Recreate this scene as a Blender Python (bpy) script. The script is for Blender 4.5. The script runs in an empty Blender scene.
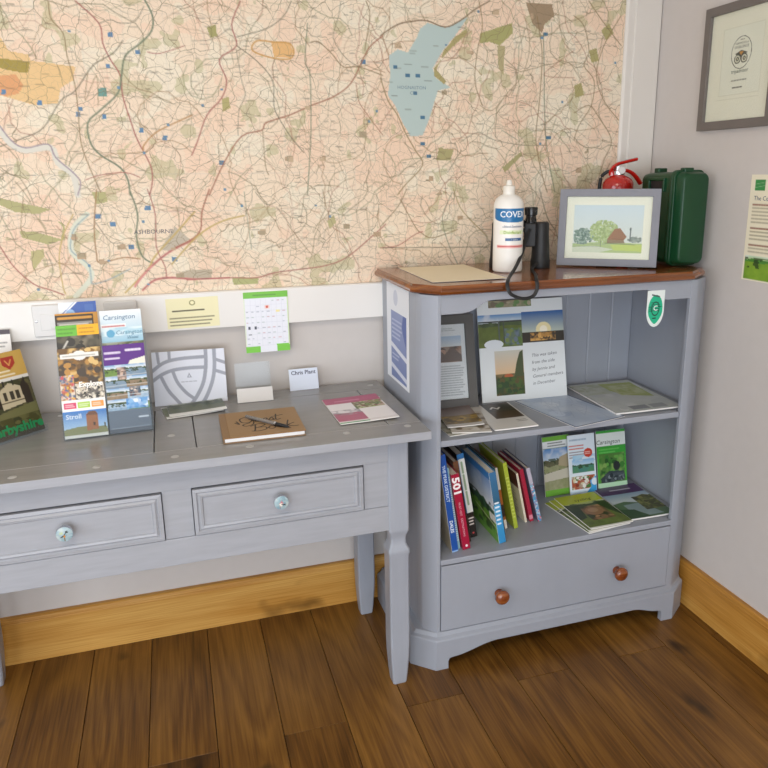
import bpy, bmesh, math, random
import numpy as np
from mathutils import Vector, Matrix, Euler

SC = bpy.context.scene
COL = SC.collection
R = math.radians

# ---------------------------------------------------------------- colour
def lin(h):
    h = h.lstrip('#')
    o = []
    for i in (0, 2, 4):
        c = int(h[i:i+2], 16) / 255
        o.append(c / 12.92 if c <= .04045 else ((c + .055) / 1.055) ** 2.4)
    return np.array(o)

# ---------------------------------------------------------------- materials
def new_mat(name):
    m = bpy.data.materials.new(name)
    m.use_nodes = True
    nt = m.node_tree
    return m, nt, nt.nodes['Principled BSDF']

def N(nt, t, **kw):
    n = nt.nodes.new(t)
    for k, v in kw.items():
        if k in n.inputs: n.inputs[k].default_value = v
        else: setattr(n, k, v)
    return n

def plain(name, h, rough=.5, metal=0, spec=.5, var=.06, scale=18, stretch=(1, 1, 1), bump=0.0, coat=0):
    m, nt, b = new_mat(name)
    tc = N(nt, 'ShaderNodeTexCoord')
    mp = N(nt, 'ShaderNodeMapping'); mp.inputs['Scale'].default_value = stretch
    nz = N(nt, 'ShaderNodeTexNoise', Scale=scale, Detail=4.0)
    nt.links.new(tc.outputs['Object'], mp.inputs['Vector'])
    nt.links.new(mp.outputs[0], nz.inputs['Vector'])
    r = N(nt, 'ShaderNodeValToRGB')
    c = lin(h)
    r.color_ramp.elements[0].color = (*np.clip(c * (1 - var), 0, 1), 1); r.color_ramp.elements[0].position = .3
    r.color_ramp.elements[1].color = (*np.clip(c * (1 + var), 0, 1), 1); r.color_ramp.elements[1].position = .7
    nt.links.new(nz.outputs[0], r.inputs[0]); nt.links.new(r.outputs[0], b.inputs['Base Color'])
    b.inputs['Roughness'].default_value = rough; b.inputs['Metallic'].default_value = metal
    b.inputs['Specular IOR Level'].default_value = spec
    b.inputs['Coat Weight'].default_value = coat; b.inputs['Coat Roughness'].default_value = .12
    if bump:
        bp = N(nt, 'ShaderNodeBump', Strength=bump, Distance=.002)
        nt.links.new(nz.outputs[0], bp.inputs['Height']); nt.links.new(bp.outputs[0], b.inputs['Normal'])
    return m

def wood(name, dark, mid, light, across, along, rough=.4, spec=.5, axis=0, attr=False, knots=.0, ring=26, coat=0, fib=.45, tint=.0, rw=.26, kd=1.0):
    """Procedural timber; axis = 0 grain along x, 1 along y."""
    m, nt, b = new_mat(name)
    L = nt.links.new
    tc = N(nt, 'ShaderNodeTexCoord')
    vec = tc.outputs['Object']
    at = None
    if attr:
        at = N(nt, 'ShaderNodeAttribute', attribute_name='print')
        sc_ = N(nt, 'ShaderNodeVectorMath', operation='SCALE'); sc_.inputs['Scale'].default_value = 13.0
        L(at.outputs['Color'], sc_.inputs[0])
        ad = N(nt, 'ShaderNodeVectorMath', operation='ADD'); L(vec, ad.inputs[0]); L(sc_.outputs[0], ad.inputs[1])
        vec = ad.outputs[0]
    def mapped(a, l):
        mp = N(nt, 'ShaderNodeMapping')
        s = [a, a, a]; s[axis] = l
        mp.inputs['Scale'].default_value = s
        L(vec, mp.inputs['Vector']); return mp.outputs[0]
    n1 = N(nt, 'ShaderNodeTexNoise', Scale=1.0, Detail=2.0, Distortion=.6); L(mapped(across, along * .55), n1.inputs['Vector'])
    mul = N(nt, 'ShaderNodeMath', operation='MULTIPLY'); mul.inputs[1].default_value = ring; L(n1.outputs[0], mul.inputs[0])
    pp = N(nt, 'ShaderNodeMath', operation='PINGPONG'); pp.inputs[1].default_value = 1.0; L(mul.outputs[0], pp.inputs[0])
    n2 = N(nt, 'ShaderNodeTexNoise', Scale=1.0, Detail=3.0); L(mapped(across * 34, along * 5), n2.inputs['Vector'])
    n3 = N(nt, 'ShaderNodeTexNoise', Scale=1.0, Detail=3.0); L(mapped(across * .9, along * 1.6), n3.inputs['Vector'])
    def wadd(x, w, y=None):
        q = N(nt, 'ShaderNodeMath', operation='MULTIPLY_ADD'); q.inputs[1].default_value = w; L(x, q.inputs[0])
        if y is None: q.inputs[2].default_value = 0
        else: L(y, q.inputs[2])
        return q.outputs[0]
    s = wadd(pp.outputs[0], rw); s = wadd(n2.outputs[0], fib, s); s = wadd(n3.outputs[0], .55, s)
    if attr:
        sp = N(nt, 'ShaderNodeSeparateColor'); L(at.outputs['Color'], sp.inputs[0])
        s = wadd(sp.outputs[2], tint, s)
    rp = N(nt, 'ShaderNodeValToRGB'); e = rp.color_ramp.elements
    e[0].position = .34; e[0].color = (*lin(dark), 1)
    e[1].position = .92; e[1].color = (*lin(light), 1)
    x = e.new(.62); x.color = (*lin(mid), 1)
    L(s, rp.inputs[0])
    out = rp.outputs[0]
    if knots:
        vo = N(nt, 'ShaderNodeTexVoronoi', Scale=1.0); vo.inputs['Randomness'].default_value = 1
        n4 = N(nt, 'ShaderNodeTexNoise', Scale=9.0); L(vec, n4.inputs['Vector'])
        mixv = N(nt, 'ShaderNodeVectorMath', operation='MULTIPLY_ADD'); mixv.inputs[1].default_value = (.5, .5, .5)
        L(n4.outputs['Color'], mixv.inputs[0]); L(mapped(across * .55 * kd, along * 1.5 * kd), mixv.inputs[2]); L(mixv.outputs[0], vo.inputs['Vector'])
        kr = N(nt, 'ShaderNodeMapRange'); kr.inputs[1].default_value = .04; kr.inputs[2].default_value = .2
        kr.inputs[3].default_value = knots; kr.inputs[4].default_value = 0
        L(vo.outputs['Distance'], kr.inputs[0])
        mx = N(nt, 'ShaderNodeMix', data_type='RGBA'); L(kr.outputs[0], mx.inputs[0]); L(out, mx.inputs[6])
        mx.inputs[7].default_value = (*(lin(dark) * .45), 1)
        out = mx.outputs[2]
    L(out, b.inputs['Base Color'])
    b.inputs['Roughness'].default_value = rough; b.inputs['Specular IOR Level'].default_value = spec
    b.inputs['Coat Weight'].default_value = coat; b.inputs['Coat Roughness'].default_value = .15
    bp = N(nt, 'ShaderNodeBump', Strength=.15, Distance=.001); L(n2.outputs[0], bp.inputs['Height']); L(bp.outputs[0], b.inputs['Normal'])
    return m

def printed(name, rough, spec=.4, coat=0):
    m, nt, b = new_mat(name)
    a = N(nt, 'ShaderNodeAttribute', attribute_name='print')
    tc = N(nt, 'ShaderNodeTexCoord'); nz = N(nt, 'ShaderNodeTexNoise', Scale=35.0)
    nt.links.new(tc.outputs['Object'], nz.inputs['Vector'])
    mr = N(nt, 'ShaderNodeMapRange'); mr.inputs[3].default_value = rough * .85; mr.inputs[4].default_value = rough * 1.15
    nt.links.new(nz.outputs[0], mr.inputs[0]); nt.links.new(mr.outputs[0], b.inputs['Roughness'])
    nt.links.new(a.outputs['Color'], b.inputs['Base Color'])
    b.inputs['Specular IOR Level'].default_value = spec; b.inputs['Coat Weight'].default_value = coat
    b.inputs['Coat Roughness'].default_value = .1
    return m

def clear(name, tint='f4f8fb', refl=.09, body=.02):
    m, nt, b = new_mat(name)
    out = nt.nodes['Material Output']; nt.nodes.remove(b)
    tr = N(nt, 'ShaderNodeBsdfTransparent'); tr.inputs[0].default_value = (*lin(tint), 1)
    gl = N(nt, 'ShaderNodeBsdfGlossy'); gl.inputs['Roughness'].default_value = .06
    fr0 = N(nt, 'ShaderNodeFresnel', IOR=1.4); ge = N(nt, 'ShaderNodeNewGeometry')
    inv = N(nt, 'ShaderNodeMath', operation='SUBTRACT'); inv.inputs[0].default_value = 1.0; nt.links.new(ge.outputs['Backfacing'], inv.inputs[1])
    fr = N(nt, 'ShaderNodeMath', operation='MULTIPLY'); nt.links.new(fr0.outputs[0], fr.inputs[0]); nt.links.new(inv.outputs[0], fr.inputs[1])
    df = N(nt, 'ShaderNodeBsdfDiffuse'); df.inputs[0].default_value = (.75, .78, .82, 1)
    m1 = N(nt, 'ShaderNodeMixShader'); m1.inputs[0].default_value = body
    nt.links.new(tr.outputs[0], m1.inputs[1]); nt.links.new(df.outputs[0], m1.inputs[2])
    mx = N(nt, 'ShaderNodeMixShader'); nt.links.new(fr.outputs[0], mx.inputs[0])
    nt.links.new(m1.outputs[0], mx.inputs[1]); nt.links.new(gl.outputs[0], mx.inputs[2])
    nt.links.new(mx.outputs[0], out.inputs[0])
    return m

def map_material():
    m, nt, b = new_mat('printed_map')
    L = nt.links.new
    a = N(nt, 'ShaderNodeAttribute', attribute_name='print')
    tc = N(nt, 'ShaderNodeTexCoord')
    nz = N(nt, 'ShaderNodeTexNoise', Scale=14.0, Detail=3.0); L(tc.outputs['Object'], nz.inputs['Vector'])
    off = N(nt, 'ShaderNodeVectorMath', operation='MULTIPLY_ADD'); off.inputs[1].default_value = (.06, .06, .06)
    L(nz.outputs['Color'], off.inputs[0]); L(tc.outputs['Object'], off.inputs[2])
    xz = N(nt, 'ShaderNodeMapping'); xz.inputs['Rotation'].default_value = (R(90), 0, 0); L(off.outputs[0], xz.inputs['Vector'])
    col = a.outputs['Color']
    def lanes(scale, lo, hi, hexc, fac, src):
        v = N(nt, 'ShaderNodeTexVoronoi', Scale=scale); v.voronoi_dimensions = '2D'; v.feature = 'DISTANCE_TO_EDGE'
        L(xz.outputs[0], v.inputs['Vector'])
        mr = N(nt, 'ShaderNodeMapRange'); mr.inputs[1].default_value = lo; mr.inputs[2].default_value = hi
        mr.inputs[3].default_value = fac; mr.inputs[4].default_value = 0; L(v.outputs[0], mr.inputs[0])
        mx = N(nt, 'ShaderNodeMix', data_type='RGBA'); L(mr.outputs[0], mx.inputs[0]); L(src, mx.inputs[6])
        mx.inputs[7].default_value = (*lin(hexc), 1)
        return mx.outputs[2]
    sp = N(nt, 'ShaderNodeAttribute', attribute_name='land')     # no lanes across the reservoir
    base = col
    col = lanes(11, .004, .013, '75694f', .6, col)
    col = lanes(30, .007, .026, '85795f', .6, col)
    col = lanes(68, .01, .05, 'a8997c', .3, col)
    mx = N(nt, 'ShaderNodeMix', data_type='RGBA'); L(sp.outputs['Fac'], mx.inputs[0]); L(base, mx.inputs[6]); L(col, mx.inputs[7])
    L(mx.outputs[2], b.inputs['Base Color'])
    b.inputs['Roughness'].default_value = .55; b.inputs['Specular IOR Level'].default_value = .25
    return m

M = {}
M['wall'] = plain('wall_plaster', 'ccc6c1', .85, var=.012, scale=30, bump=.04)
M['white_ceiling'] = plain('ceiling_paint', 'efece6', .9, var=.01)
M['rail'] = plain('white_rail_paint', 'e8e5e0', .4, var=.012, scale=6)
M['stile'] = plain('off_white_paint', 'dad5cd', .45, var=.012, scale=6)  # stile white, a touch darker and warmer than the rail
M['switch'] = plain('white_plastic', 'd8d6d3', .3, var=.008)
M['grey'] = plain('grey_painted_wood', '9ba0aa', .42, var=.014, scale=9, stretch=(3, 3, 1), bump=.03)
M['table'] = plain('grey_painted_table', 'a2a5ac', .34, var=.06, scale=9, stretch=(1, 7, 9), bump=.06)
M['table_top'] = plain('grey_table_top', '8c8b89', .22, var=.05, scale=8, stretch=(1.2, 7, 7), bump=.03)
M['table_leg'] = plain('grey_table_leg', '9da2ac', .38, var=.03, scale=9, stretch=(7, 7, 1), bump=.05)
M['plug_and_highlight'] = plain('plug_and_seam_highlight', 'acacaa', .35, var=.05)  # pegs, and the painted highlight on the front seam
M['gap'] = plain('dark_gap', '2a2320', .9)
M['floor'] = wood('brown_oak_floor', '311e08', '664318', '8b6229', 6, 1.1, .36, .4, axis=1, attr=True, knots=.9, ring=19, fib=.55, tint=.14, rw=.16, kd=1.9)
M['oak_x'] = wood('oak_skirting_back', '8f5f1e', 'bd873b', 'd6a85c', 9, 1.0, .42, .4, axis=0, knots=.8, ring=6, fib=.62, rw=.2)
M['oak_y'] = wood('oak_skirting_side', '8f5f1e', 'bd873b', 'd6a85c', 9, 1.0, .42, .4, axis=1, knots=.6, ring=6, fib=.62, rw=.2)
M['top'] = wood('stained_pine_top', '43200b', '7c431a', '9c602d', 10, .9, .2, .5, axis=0, knots=.6, ring=14, coat=.5)
M['knob_wood'] = wood('stained_knob', '3c1709', '7a3a18', 'a1602f', 20, 3, .22, .5, ring=10, coat=.5)
M['paper'] = printed('printed_paper', .6, .3)
M['gloss'] = printed('glossy_print', .32, .45)
M['spine'] = printed('book_cover_print', .35, .45)
M['pages'] = plain('book_pages', 'e6dfcf', .8, var=.05, scale=200, stretch=(1, 1, .02))
M['map'] = map_material()
M['glass'] = clear('picture_glass', 'fbfdfd')
M['acrylic'] = clear('clear_acrylic', 'f7fafc', body=.02)
M['frame_grey'] = plain('grey_frame', '7d7f88', .45, var=.04, stretch=(1, 1, 1))
M['frame_taupe'] = plain('taupe_frame', '6f6863', .5, var=.05)
M['frame_dark'] = plain('charcoal_frame', '5b5a58', .45, var=.05)
M['back'] = plain('frame_backing', '7b6c58', .8)
M['red'] = plain('red_enamel', 'b8160c', .16, spec=.6, var=.03, coat=.6)
M['steel'] = plain('bright_steel', 'c9ccd0', .25, metal=1)
M['chrome'] = plain('chrome', 'd8dadd', .12, metal=1)
M['black'] = plain('black_rubber', '17181a', .5, var=.1)
M['black_gloss'] = plain('black_plastic', '131416', .25, var=.1)
M['green'] = plain('green_plastic', '0b3f22', .34, var=.04, spec=.5)
M['bottle'] = plain('white_bottle_plastic', 'ece9e2', .35, var=.01)
M['lens'] = plain('coated_lens', '20303c', .08, spec=.9)
M['pen'] = plain('pen_barrel', '8f8b88', .25, metal=.5)

# ---------------------------------------------------------------- mesh helpers
def box(bm, x0, x1, y0, y1, z0, z1, mi=0):
    v = [bm.verts.new((x, y, z)) for x in (x0, x1) for y in (y0, y1) for z in (z0, z1)]
    for f in ((0, 1, 3, 2), (4, 6, 7, 5), (0, 4, 5, 1), (2, 3, 7, 6), (0, 2, 6, 4), (1, 5, 7, 3)):
        bm.faces.new([v[i] for i in f]).material_index = mi
    return v

def prism(bm, pts, a0, a1, axis='z', mi=0):
    """extrude a 2D outline along axis between a0 and a1."""
    def P(p, a):
        return {'z': (p[0], p[1], a), 'y': (p[0], a, p[1]), 'x': (a, p[0], p[1])}[axis]
    lo = [bm.verts.new(P(p, a0)) for p in pts]; hi = [bm.verts.new(P(p, a1)) for p in pts]
    n = len(pts)
    fs = [bm.faces.new(lo), bm.faces.new(hi)]
    for i in range(n): fs.append(bm.faces.new((lo[i], lo[(i + 1) % n], hi[(i + 1) % n], hi[i])))
    for f in fs: f.material_index = mi
    return lo + hi

def loft(bm, rings, mi=0, cap=True):
    vs = [[bm.verts.new(p) for p in r] for r in rings]
    n = len(vs[0])
    for a, b in zip(vs, vs[1:]):
        for i in range(n): bm.faces.new((a[i], a[(i + 1) % n], b[(i + 1) % n], b[i])).material_index = mi
    if cap:
        bm.faces.new(vs[0][::-1]).material_index = mi; bm.faces.new(vs[-1]).material_index = mi
    return [v for r in vs for v in r]

def lathe(bm, prof, n=32, mat=None, mi=0):
    rings = [[(r * math.cos(2 * math.pi * k / n), r * math.sin(2 * math.pi * k / n), z) for k in range(n)] for r, z in prof]
    vs = loft(bm, rings, mi)
    if mat is not None: bmesh.ops.transform(bm, matrix=mat, verts=vs)
    return vs

def tube(bm, pts, r, n=10, mi=0, flat=None):
    """sweep a circle (or, with flat=(half width, half thickness, normal), a ribbon) along pts."""
    pts = [Vector(p) for p in pts]; rings = []
    for i, p in enumerate(pts):
        t = (pts[min(i + 1, len(pts) - 1)] - pts[max(i - 1, 0)]).normalized()
        if flat:
            nn = Vector(flat[2]); s = t.cross(nn).normalized(); u = s.cross(t).normalized(); a, b = flat[0], flat[1]
        else:
            nn = Vector((0, 0, 1)) if abs(t.z) < .9 else Vector((1, 0, 0)); s = t.cross(nn).normalized(); u = s.cross(t)
            rr = r[i] if isinstance(r, (list, tuple)) else r; a = b = rr
        rings.append([tuple(p + s * (a * math.cos(2 * math.pi * k / n)) + u * (b * math.sin(2 * math.pi * k / n))) for k in range(n)])
    return loft(bm, rings, mi)

def spline(pts, k=6):
    """Catmull-Rom through pts."""
    P = [Vector(p) for p in pts]; o = []
    for i in range(len(P) - 1):
        a, b, c, d = P[max(i - 1, 0)], P[i], P[i + 1], P[min(i + 2, len(P) - 1)]
        for j in range(k):
            t = j / k
            o.append(.5 * ((2 * b) + (c - a) * t + (2 * a - 5 * b + 4 * c - d) * t * t + (3 * b - a - 3 * c + d) * t ** 3))
    return o + [P[-1]]

def obj(name, bm, mats, parent=None, bevel=0, org=None, smooth=False, seg=2, loc=None, rot=None):
    bmesh.ops.recalc_face_normals(bm, faces=bm.faces[:])
    if org is not None: bmesh.ops.translate(bm, vec=-Vector(org), verts=bm.verts[:])
    me = bpy.data.meshes.new(name); bm.to_mesh(me); bm.free()
    if not isinstance(mats, (list, tuple)): mats = [mats]
    for m in mats: me.materials.append(m)
    o = bpy.data.objects.new(name, me); COL.objects.link(o)
    if parent is not None: o.parent = parent
    if loc is not None: o.location = loc
    if rot is not None: o.rotation_euler = rot
    if smooth:
        for p in me.polygons: p.use_smooth = True
        me.set_sharp_from_angle(angle=R(38))
    if bevel:
        b = o.modifiers.new('soft_edge', 'BEVEL'); b.width = bevel; b.segments = seg; b.limit_method = 'ANGLE'; b.angle_limit = R(35)
        for p in me.polygons: p.use_smooth = True
        b.harden_normals = True
    return o

def tag(o, label, cat, group=None):
    o['label'] = label; o['category'] = cat
    if group: o['group'] = group
    return o

def thing(name, label, cat, loc=(0, 0, 0), rot=(0, 0, 0), group=None):
    o = bpy.data.objects.new(name, None); o.empty_display_size = .05; COL.objects.link(o)
    o.location = loc; o.rotation_euler = rot
    return tag(o, label, cat, group)

def struct(name, bm, m, bevel=0, parent=None):
    o = obj(name, bm, m, parent, bevel)
    if parent is None: o['kind'] = 'structure'
    return o

# ---------------------------------------------------------------- printing on paper
def vnoise(ny, nx, cells, seed, octaves=3):
    """smooth value noise 0..1, cells across the width."""
    rg = np.random.default_rng(seed); tot = np.zeros((ny, nx)); amp = 1; norm = 0
    for o in range(octaves):
        c = cells * 2 ** o; cy = max(2, int(c * ny / nx) + 2); cx = int(c) + 2
        g = rg.random((cy + 1, cx + 1))
        yy = np.linspace(0, cy - 1.001, ny); xx = np.linspace(0, cx - 1.001, nx)
        yi = yy.astype(int); xi = xx.astype(int)
        fy = (yy - yi)[:, None]; fx = (xx - xi)[None, :]
        fy = fy * fy * (3 - 2 * fy); fx = fx * fx * (3 - 2 * fx)
        a = g[yi][:, xi] * (1 - fx) + g[yi][:, xi + 1] * fx; b = g[yi + 1][:, xi] * (1 - fx) + g[yi + 1][:, xi + 1] * fx
        tot += amp * (a * (1 - fy) + b * fy); norm += amp; amp *= .5
    return tot / norm

class Paint:
    """a small colour grid: u to the right, v down, both 0..1 of the sheet."""
    def __init__(s, w, h, bg='f2f1ee', ppm=620):
        s.w, s.h = w, h
        s.nx, s.ny = max(4, int(w * ppm)), max(4, int(h * ppm))
        s.a = np.tile(lin(bg), (s.ny, s.nx, 1))
        s.U = (np.arange(s.nx) + .0) / (s.nx - 1); s.V = (np.arange(s.ny) + .0) / (s.ny - 1)
    def idx(s, u0, v0, u1, v1):
        i0, i1 = np.searchsorted(s.U, [u0 - 1e-6, u1 + 1e-6]); j0, j1 = np.searchsorted(s.V, [v0 - 1e-6, v1 + 1e-6])
        return j0, j1, i0, i1
    def rect(s, u0, v0, u1, v1, c):
        j0, j1, i0, i1 = s.idx(u0, v0, u1, v1); s.a[j0:j1, i0:i1] = lin(c)
    def grad(s, u0, v0, u1, v1, c0, c1):
        j0, j1, i0, i1 = s.idx(u0, v0, u1, v1)
        if j1 <= j0: return
        t = np.linspace(0, 1, j1 - j0)[:, None, None]; s.a[j0:j1, i0:i1] = lin(c0) * (1 - t) + lin(c1) * t
    def poly(s, pts, c):
        us = [p[0] for p in pts]; vs = [p[1] for p in pts]
        j0, j1, i0, i1 = s.idx(min(us), min(vs), max(us), max(vs))
        if j1 <= j0 or i1 <= i0: return
        X, Y = np.meshgrid(s.U[i0:i1], s.V[j0:j1]); ins = np.zeros(X.shape, bool)
        for (x0, y0), (x1, y1) in zip(pts, pts[1:] + pts[:1]):
            if y0 == y1: continue
            c_ = ((y0 > Y) != (y1 > Y)) & (X < (x1 - x0) * (Y - y0) / (y1 - y0) + x0); ins ^= c_
        s.a[j0:j1, i0:i1][ins] = lin(c)
    def ell(s, cu, cv, ru, rv, c, ring=None):
        j0, j1, i0, i1 = s.idx(cu - ru, cv - rv, cu + ru, cv + rv)
        if j1 <= j0 or i1 <= i0: return
        X, Y = np.meshgrid(s.U[i0:i1], s.V[j0:j1]); d = np.hypot((X - cu) / ru, (Y - cv) / rv)
        k = d <= 1
        if ring: k &= d >= 1 - ring
        s.a[j0:j1, i0:i1][k] = lin(c)
    def line(s, pts, wid, c, alpha=1):
        """polyline, width in metres."""
        col = lin(c); px = s.w / (s.nx - 1); py = s.h / (s.ny - 1)
        for (u0, v0), (u1, v1) in zip(pts, pts[1:]):
            x0, y0, x1, y1 = u0 * s.w, v0 * s.h, u1 * s.w, v1 * s.h
            r = wid / 2 + px
            i0 = max(0, int((min(x0, x1) - r) / px)); i1 = min(s.nx, int((max(x0, x1) + r) / px) + 2)
            j0 = max(0, int((min(y0, y1) - r) / py)); j1 = min(s.ny, int((max(y0, y1) + r) / py) + 2)
            if i1 <= i0 or j1 <= j0: continue
            X, Y = np.meshgrid(np.arange(i0, i1) * px, np.arange(j0, j1) * py)
            dx, dy = x1 - x0, y1 - y0; L2 = dx * dx + dy * dy + 1e-12
            t = np.clip(((X - x0) * dx + (Y - y0) * dy) / L2, 0, 1)
            d = np.hypot(X - x0 - t * dx, Y - y0 - t * dy)
            al = (np.clip((wid / 2 - d) / px + .5, 0, 1) * min(1, wid / px) * alpha)[..., None]
            s.a[j0:j1, i0:i1] = s.a[j0:j1, i0:i1] * (1 - al) + col * al
    def blobs(s, u0, v0, u1, v1, cols, cells=6, seed=1):
        """a busy photograph: soft patches of the given colours with small spots over them."""
        j0, j1, i0, i1 = s.idx(u0, v0, u1, v1); ny, nx = j1 - j0, i1 - i0
        if ny < 2 or nx < 2: return
        C = np.array([lin(c) for c in cols]); A = np.tile(C.mean(0), (ny, nx, 1))
        for k, c in enumerate(C):
            n = vnoise(ny, nx, cells * .8, seed * 17 + k, 2); w = np.clip((n - .5) * 5, 0, 1)[..., None]; A = A * (1 - w) + c * w
        s.a[j0:j1, i0:i1] = A; rg = random.Random(seed)
        for k in range(int(cells * cells * 1.1)):
            r = rg.uniform(.25, .6) / cells; r2 = r * rg.uniform(.5, 1.3) * (u1 - u0) * s.w / s.h
            u, v = rg.uniform(u0, u1), rg.uniform(v0, v1); r *= (u1 - u0)
            if u - r < u0 or u + r > u1 or v - r2 < v0 or v + r2 > v1: continue
            s.ell(u, v, r, r2, rg.choice(cols))
    def landscape(s, u0, v0, u1, v1, sky=('6f9fd0', 'd5e2ea'), hills='5b7350', field=('8aa64a', '5d7f32'), hor=.45, seed=1, trees=True):
        j0, j1, i0, i1 = s.idx(u0, v0, u1, v1); ny, nx = j1 - j0, i1 - i0
        if ny < 3 or nx < 3: return
        A = np.zeros((ny, nx, 3)); t = np.linspace(0, 1, ny)[:, None, None]
        A[:] = lin(sky[0]) * (1 - np.clip(t / hor, 0, 1)) + lin(sky[1]) * np.clip(t / hor, 0, 1)
        cl = np.clip((vnoise(ny, nx, 4, seed) - .5) * 4, 0, 1)[..., None]; A = A * (1 - .5 * cl) + .8 * .5 * cl
        ridge = hor + .12 * (vnoise(2, nx, 4, seed + 1)[0] - .5); yy = np.linspace(0, 1, ny)[:, None]
        k = yy > ridge[None]; hn = vnoise(ny, nx, 9, seed + 2)[..., None]
        A = np.where(k[..., None], lin(hills) * (.6 + .8 * hn), A)
        gr = hor + .13 + .1 * (vnoise(2, nx, 3, seed + 3)[0] - .5); k = yy > gr[None]
        fn = vnoise(ny, nx, 7, seed + 4)[..., None]
        A = np.where(k[..., None], lin(field[0]) * fn + lin(field[1]) * (1 - fn), A)
        if trees:
            tn = vnoise(ny, nx, 8, seed + 5); k = (tn > .58) & (yy > hor - .05) & (yy < hor + .4); A[k] = lin('2f4424') * .8 + A[k] * .15
        s.a[j0:j1, i0:i1] = A
    def greek(s, u0, v0, u1, v1, rows, c='55534f', seed=1, alpha=.65, fill=.6):
        """illegibly small lines of type."""
        rg = random.Random(seed); h = (v1 - v0) / rows
        for r in range(rows):
            v = v0 + (r + .5) * h; u = u0; end = u1 - (rg.random() * .25 * (u1 - u0))
            while u < end:
                l = rg.uniform(.03, .11) * (u1 - u0 + .3); s.line([(u, v), (min(u + l, end), v)], h * s.h * fill * .7, c, alpha); u += l + .018

def text_mesh(txt, size, align='LEFT', shear=0, bold=0):
    cu = bpy.data.curves.new('t', 'FONT'); cu.body = txt; cu.size = size; cu.align_x = align; cu.shear = shear; cu.offset = bold
    cu.resolution_u = 2
    o = bpy.data.objects.new('t', cu); COL.objects.link(o)
    me = o.to_mesh()
    v = [tuple(p.co) for p in me.vertices]; f = [tuple(p.vertices) for p in me.polygons]
    o.to_mesh_clear(); bpy.data.objects.remove(o); bpy.data.curves.remove(cu)
    return v, f

def sheet(name, P, t=.0008, texts=(), mat=None, parent=None, warp=None, loc=(0, 0, 0), rot=(0, 0, 0), edge='e8e6e1', curl=0):
    """a printed sheet: x 0..w, z 0..h, face towards -y, thickness t."""
    nx, ny, w, h = P.nx, P.ny, P.w, P.h
    X = np.linspace(0, w, nx); Z = np.linspace(h, 0, ny)
    GX, GZ = np.meshgrid(X, Z)
    G = np.stack([GX, np.full_like(GX, -t), GZ], -1).reshape(-1, 3)
    i = np.arange(nx * ny).reshape(ny, nx)
    F = np.stack([i[:-1, :-1], i[1:, :-1], i[1:, 1:], i[:-1, 1:]], -1).reshape(-1, 4).tolist()
    V = G.tolist(); C = np.ones((nx * ny, 4)); C[:, :3] = P.a.reshape(-1, 3); C = C.tolist()
    e = [*lin(edge), 1.0]
    # rim and back follow the outline so that a curled sheet stays closed
    ring = [(0, k) for k in range(nx)] + [(k, nx - 1) for k in range(1, ny)] + [(ny - 1, k) for k in range(nx - 2, -1, -1)] + [(k, 0) for k in range(ny - 2, 0, -1)]
    step = 1 if (warp or curl) else 0
    if not step: ring = [(0, 0), (0, nx - 1), (ny - 1, nx - 1), (ny - 1, 0)]
    b0 = len(V)
    for j, k in ring: V.append([X[k], -t, Z[j]]); C.append(e)
    b1 = len(V)
    for j, k in ring: V.append([X[k], 0, Z[j]]); C.append(e)
    n = len(ring)
    for k in range(n): F.append([b0 + k, b0 + (k + 1) % n, b1 + (k + 1) % n, b1 + k])
    if step:
        b2 = len(V)
        Bk = np.stack([GX, np.zeros_like(GX), GZ], -1).reshape(-1, 3); V += Bk.tolist(); C += [e] * (nx * ny)
        F += np.stack([i[:-1, :-1], i[:-1, 1:], i[1:, 1:], i[1:, :-1]], -1).reshape(-1, 4).__add__(b2).tolist()
    else: F.append([b1 + k for k in range(n)])
    for tx in texts:
        s_, x, z, size, c = tx[:5]; kw = dict(tx[5]) if len(tx) > 5 else {}
        ang = R(kw.pop('rot', 0)); lift = kw.pop('lift', .0004); sx = kw.pop('sx', 1)
        tv, tf = text_mesh(s_, size, **kw); o = len(V); cc = [*lin(c), 1.0]
        for a, b, _ in tv:
            a *= sx
            V.append([x + a * math.cos(ang) - b * math.sin(ang), -t - lift, z + a * math.sin(ang) + b * math.cos(ang)]); C.append(cc)
        F += [[o + q for q in f] for f in tf]
    if curl: V = [[x, y - curl * ((x / w) ** 2) * 1.0 - curl * .5 * (1 - z / h) ** 3, z] for x, y, z in V]
    if warp: V = [warp(*v) for v in V]
    me = bpy.data.meshes.new(name); me.from_pydata(V, [], F)
    at = me.color_attributes.new('print', 'FLOAT_COLOR', 'POINT')
    at.data.foreach_set('color', np.array(C, dtype=np.float32).ravel())
    me.materials.append(mat or M['paper']); me.update()
    o = bpy.data.objects.new(name, me); COL.objects.link(o)
    if parent is not None: o.parent = parent
    o.location = loc; o.rotation_euler = rot
    return o

FLAT = -math.pi / 2           # lying face up
FACE_LEFT = -math.pi / 2      # standing, looking towards -x

# ================================================================ THE SETTING
XL, YF, ZC = -4.4, -4.4, 2.45
bm = bmesh.new()                                            # oak boards, 164 mm wide, running away from the back wall
rg = random.Random(4); pv = []
PW = .164
k = -1
x0 = -1.03 + PW * 6
ki = 6
while x0 > XL - PW:
    xa, xb = max(x0, XL), min(x0 + PW, 0)
    if xb > xa + .002:
        off = -.548 if ki % 2 == 0 else -1.5
        cuts = [0.0] + [c for c in (off + 1.9 * 0, off - 1.9, off - 3.8) if c > YF] + [YF]
        for a, b in zip(cuts, cuts[1:]):
            n0 = len(bm.verts); box(bm, xa + .0008, xb - .0008, b + .0008, a - .0008, -.012, 0)
            pv += [(rg.random(), rg.random(), rg.random(), 1)] * 8
    x0 -= PW; ki -= 1
me_n = len(bm.verts)
box(bm, XL, 0, YF, 0, -.03, -.012, 1); pv += [(0, 0, 0, 1)] * 8
fl = struct('floor', bm, [M['floor'], M['gap']], bevel=.0012)
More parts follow.
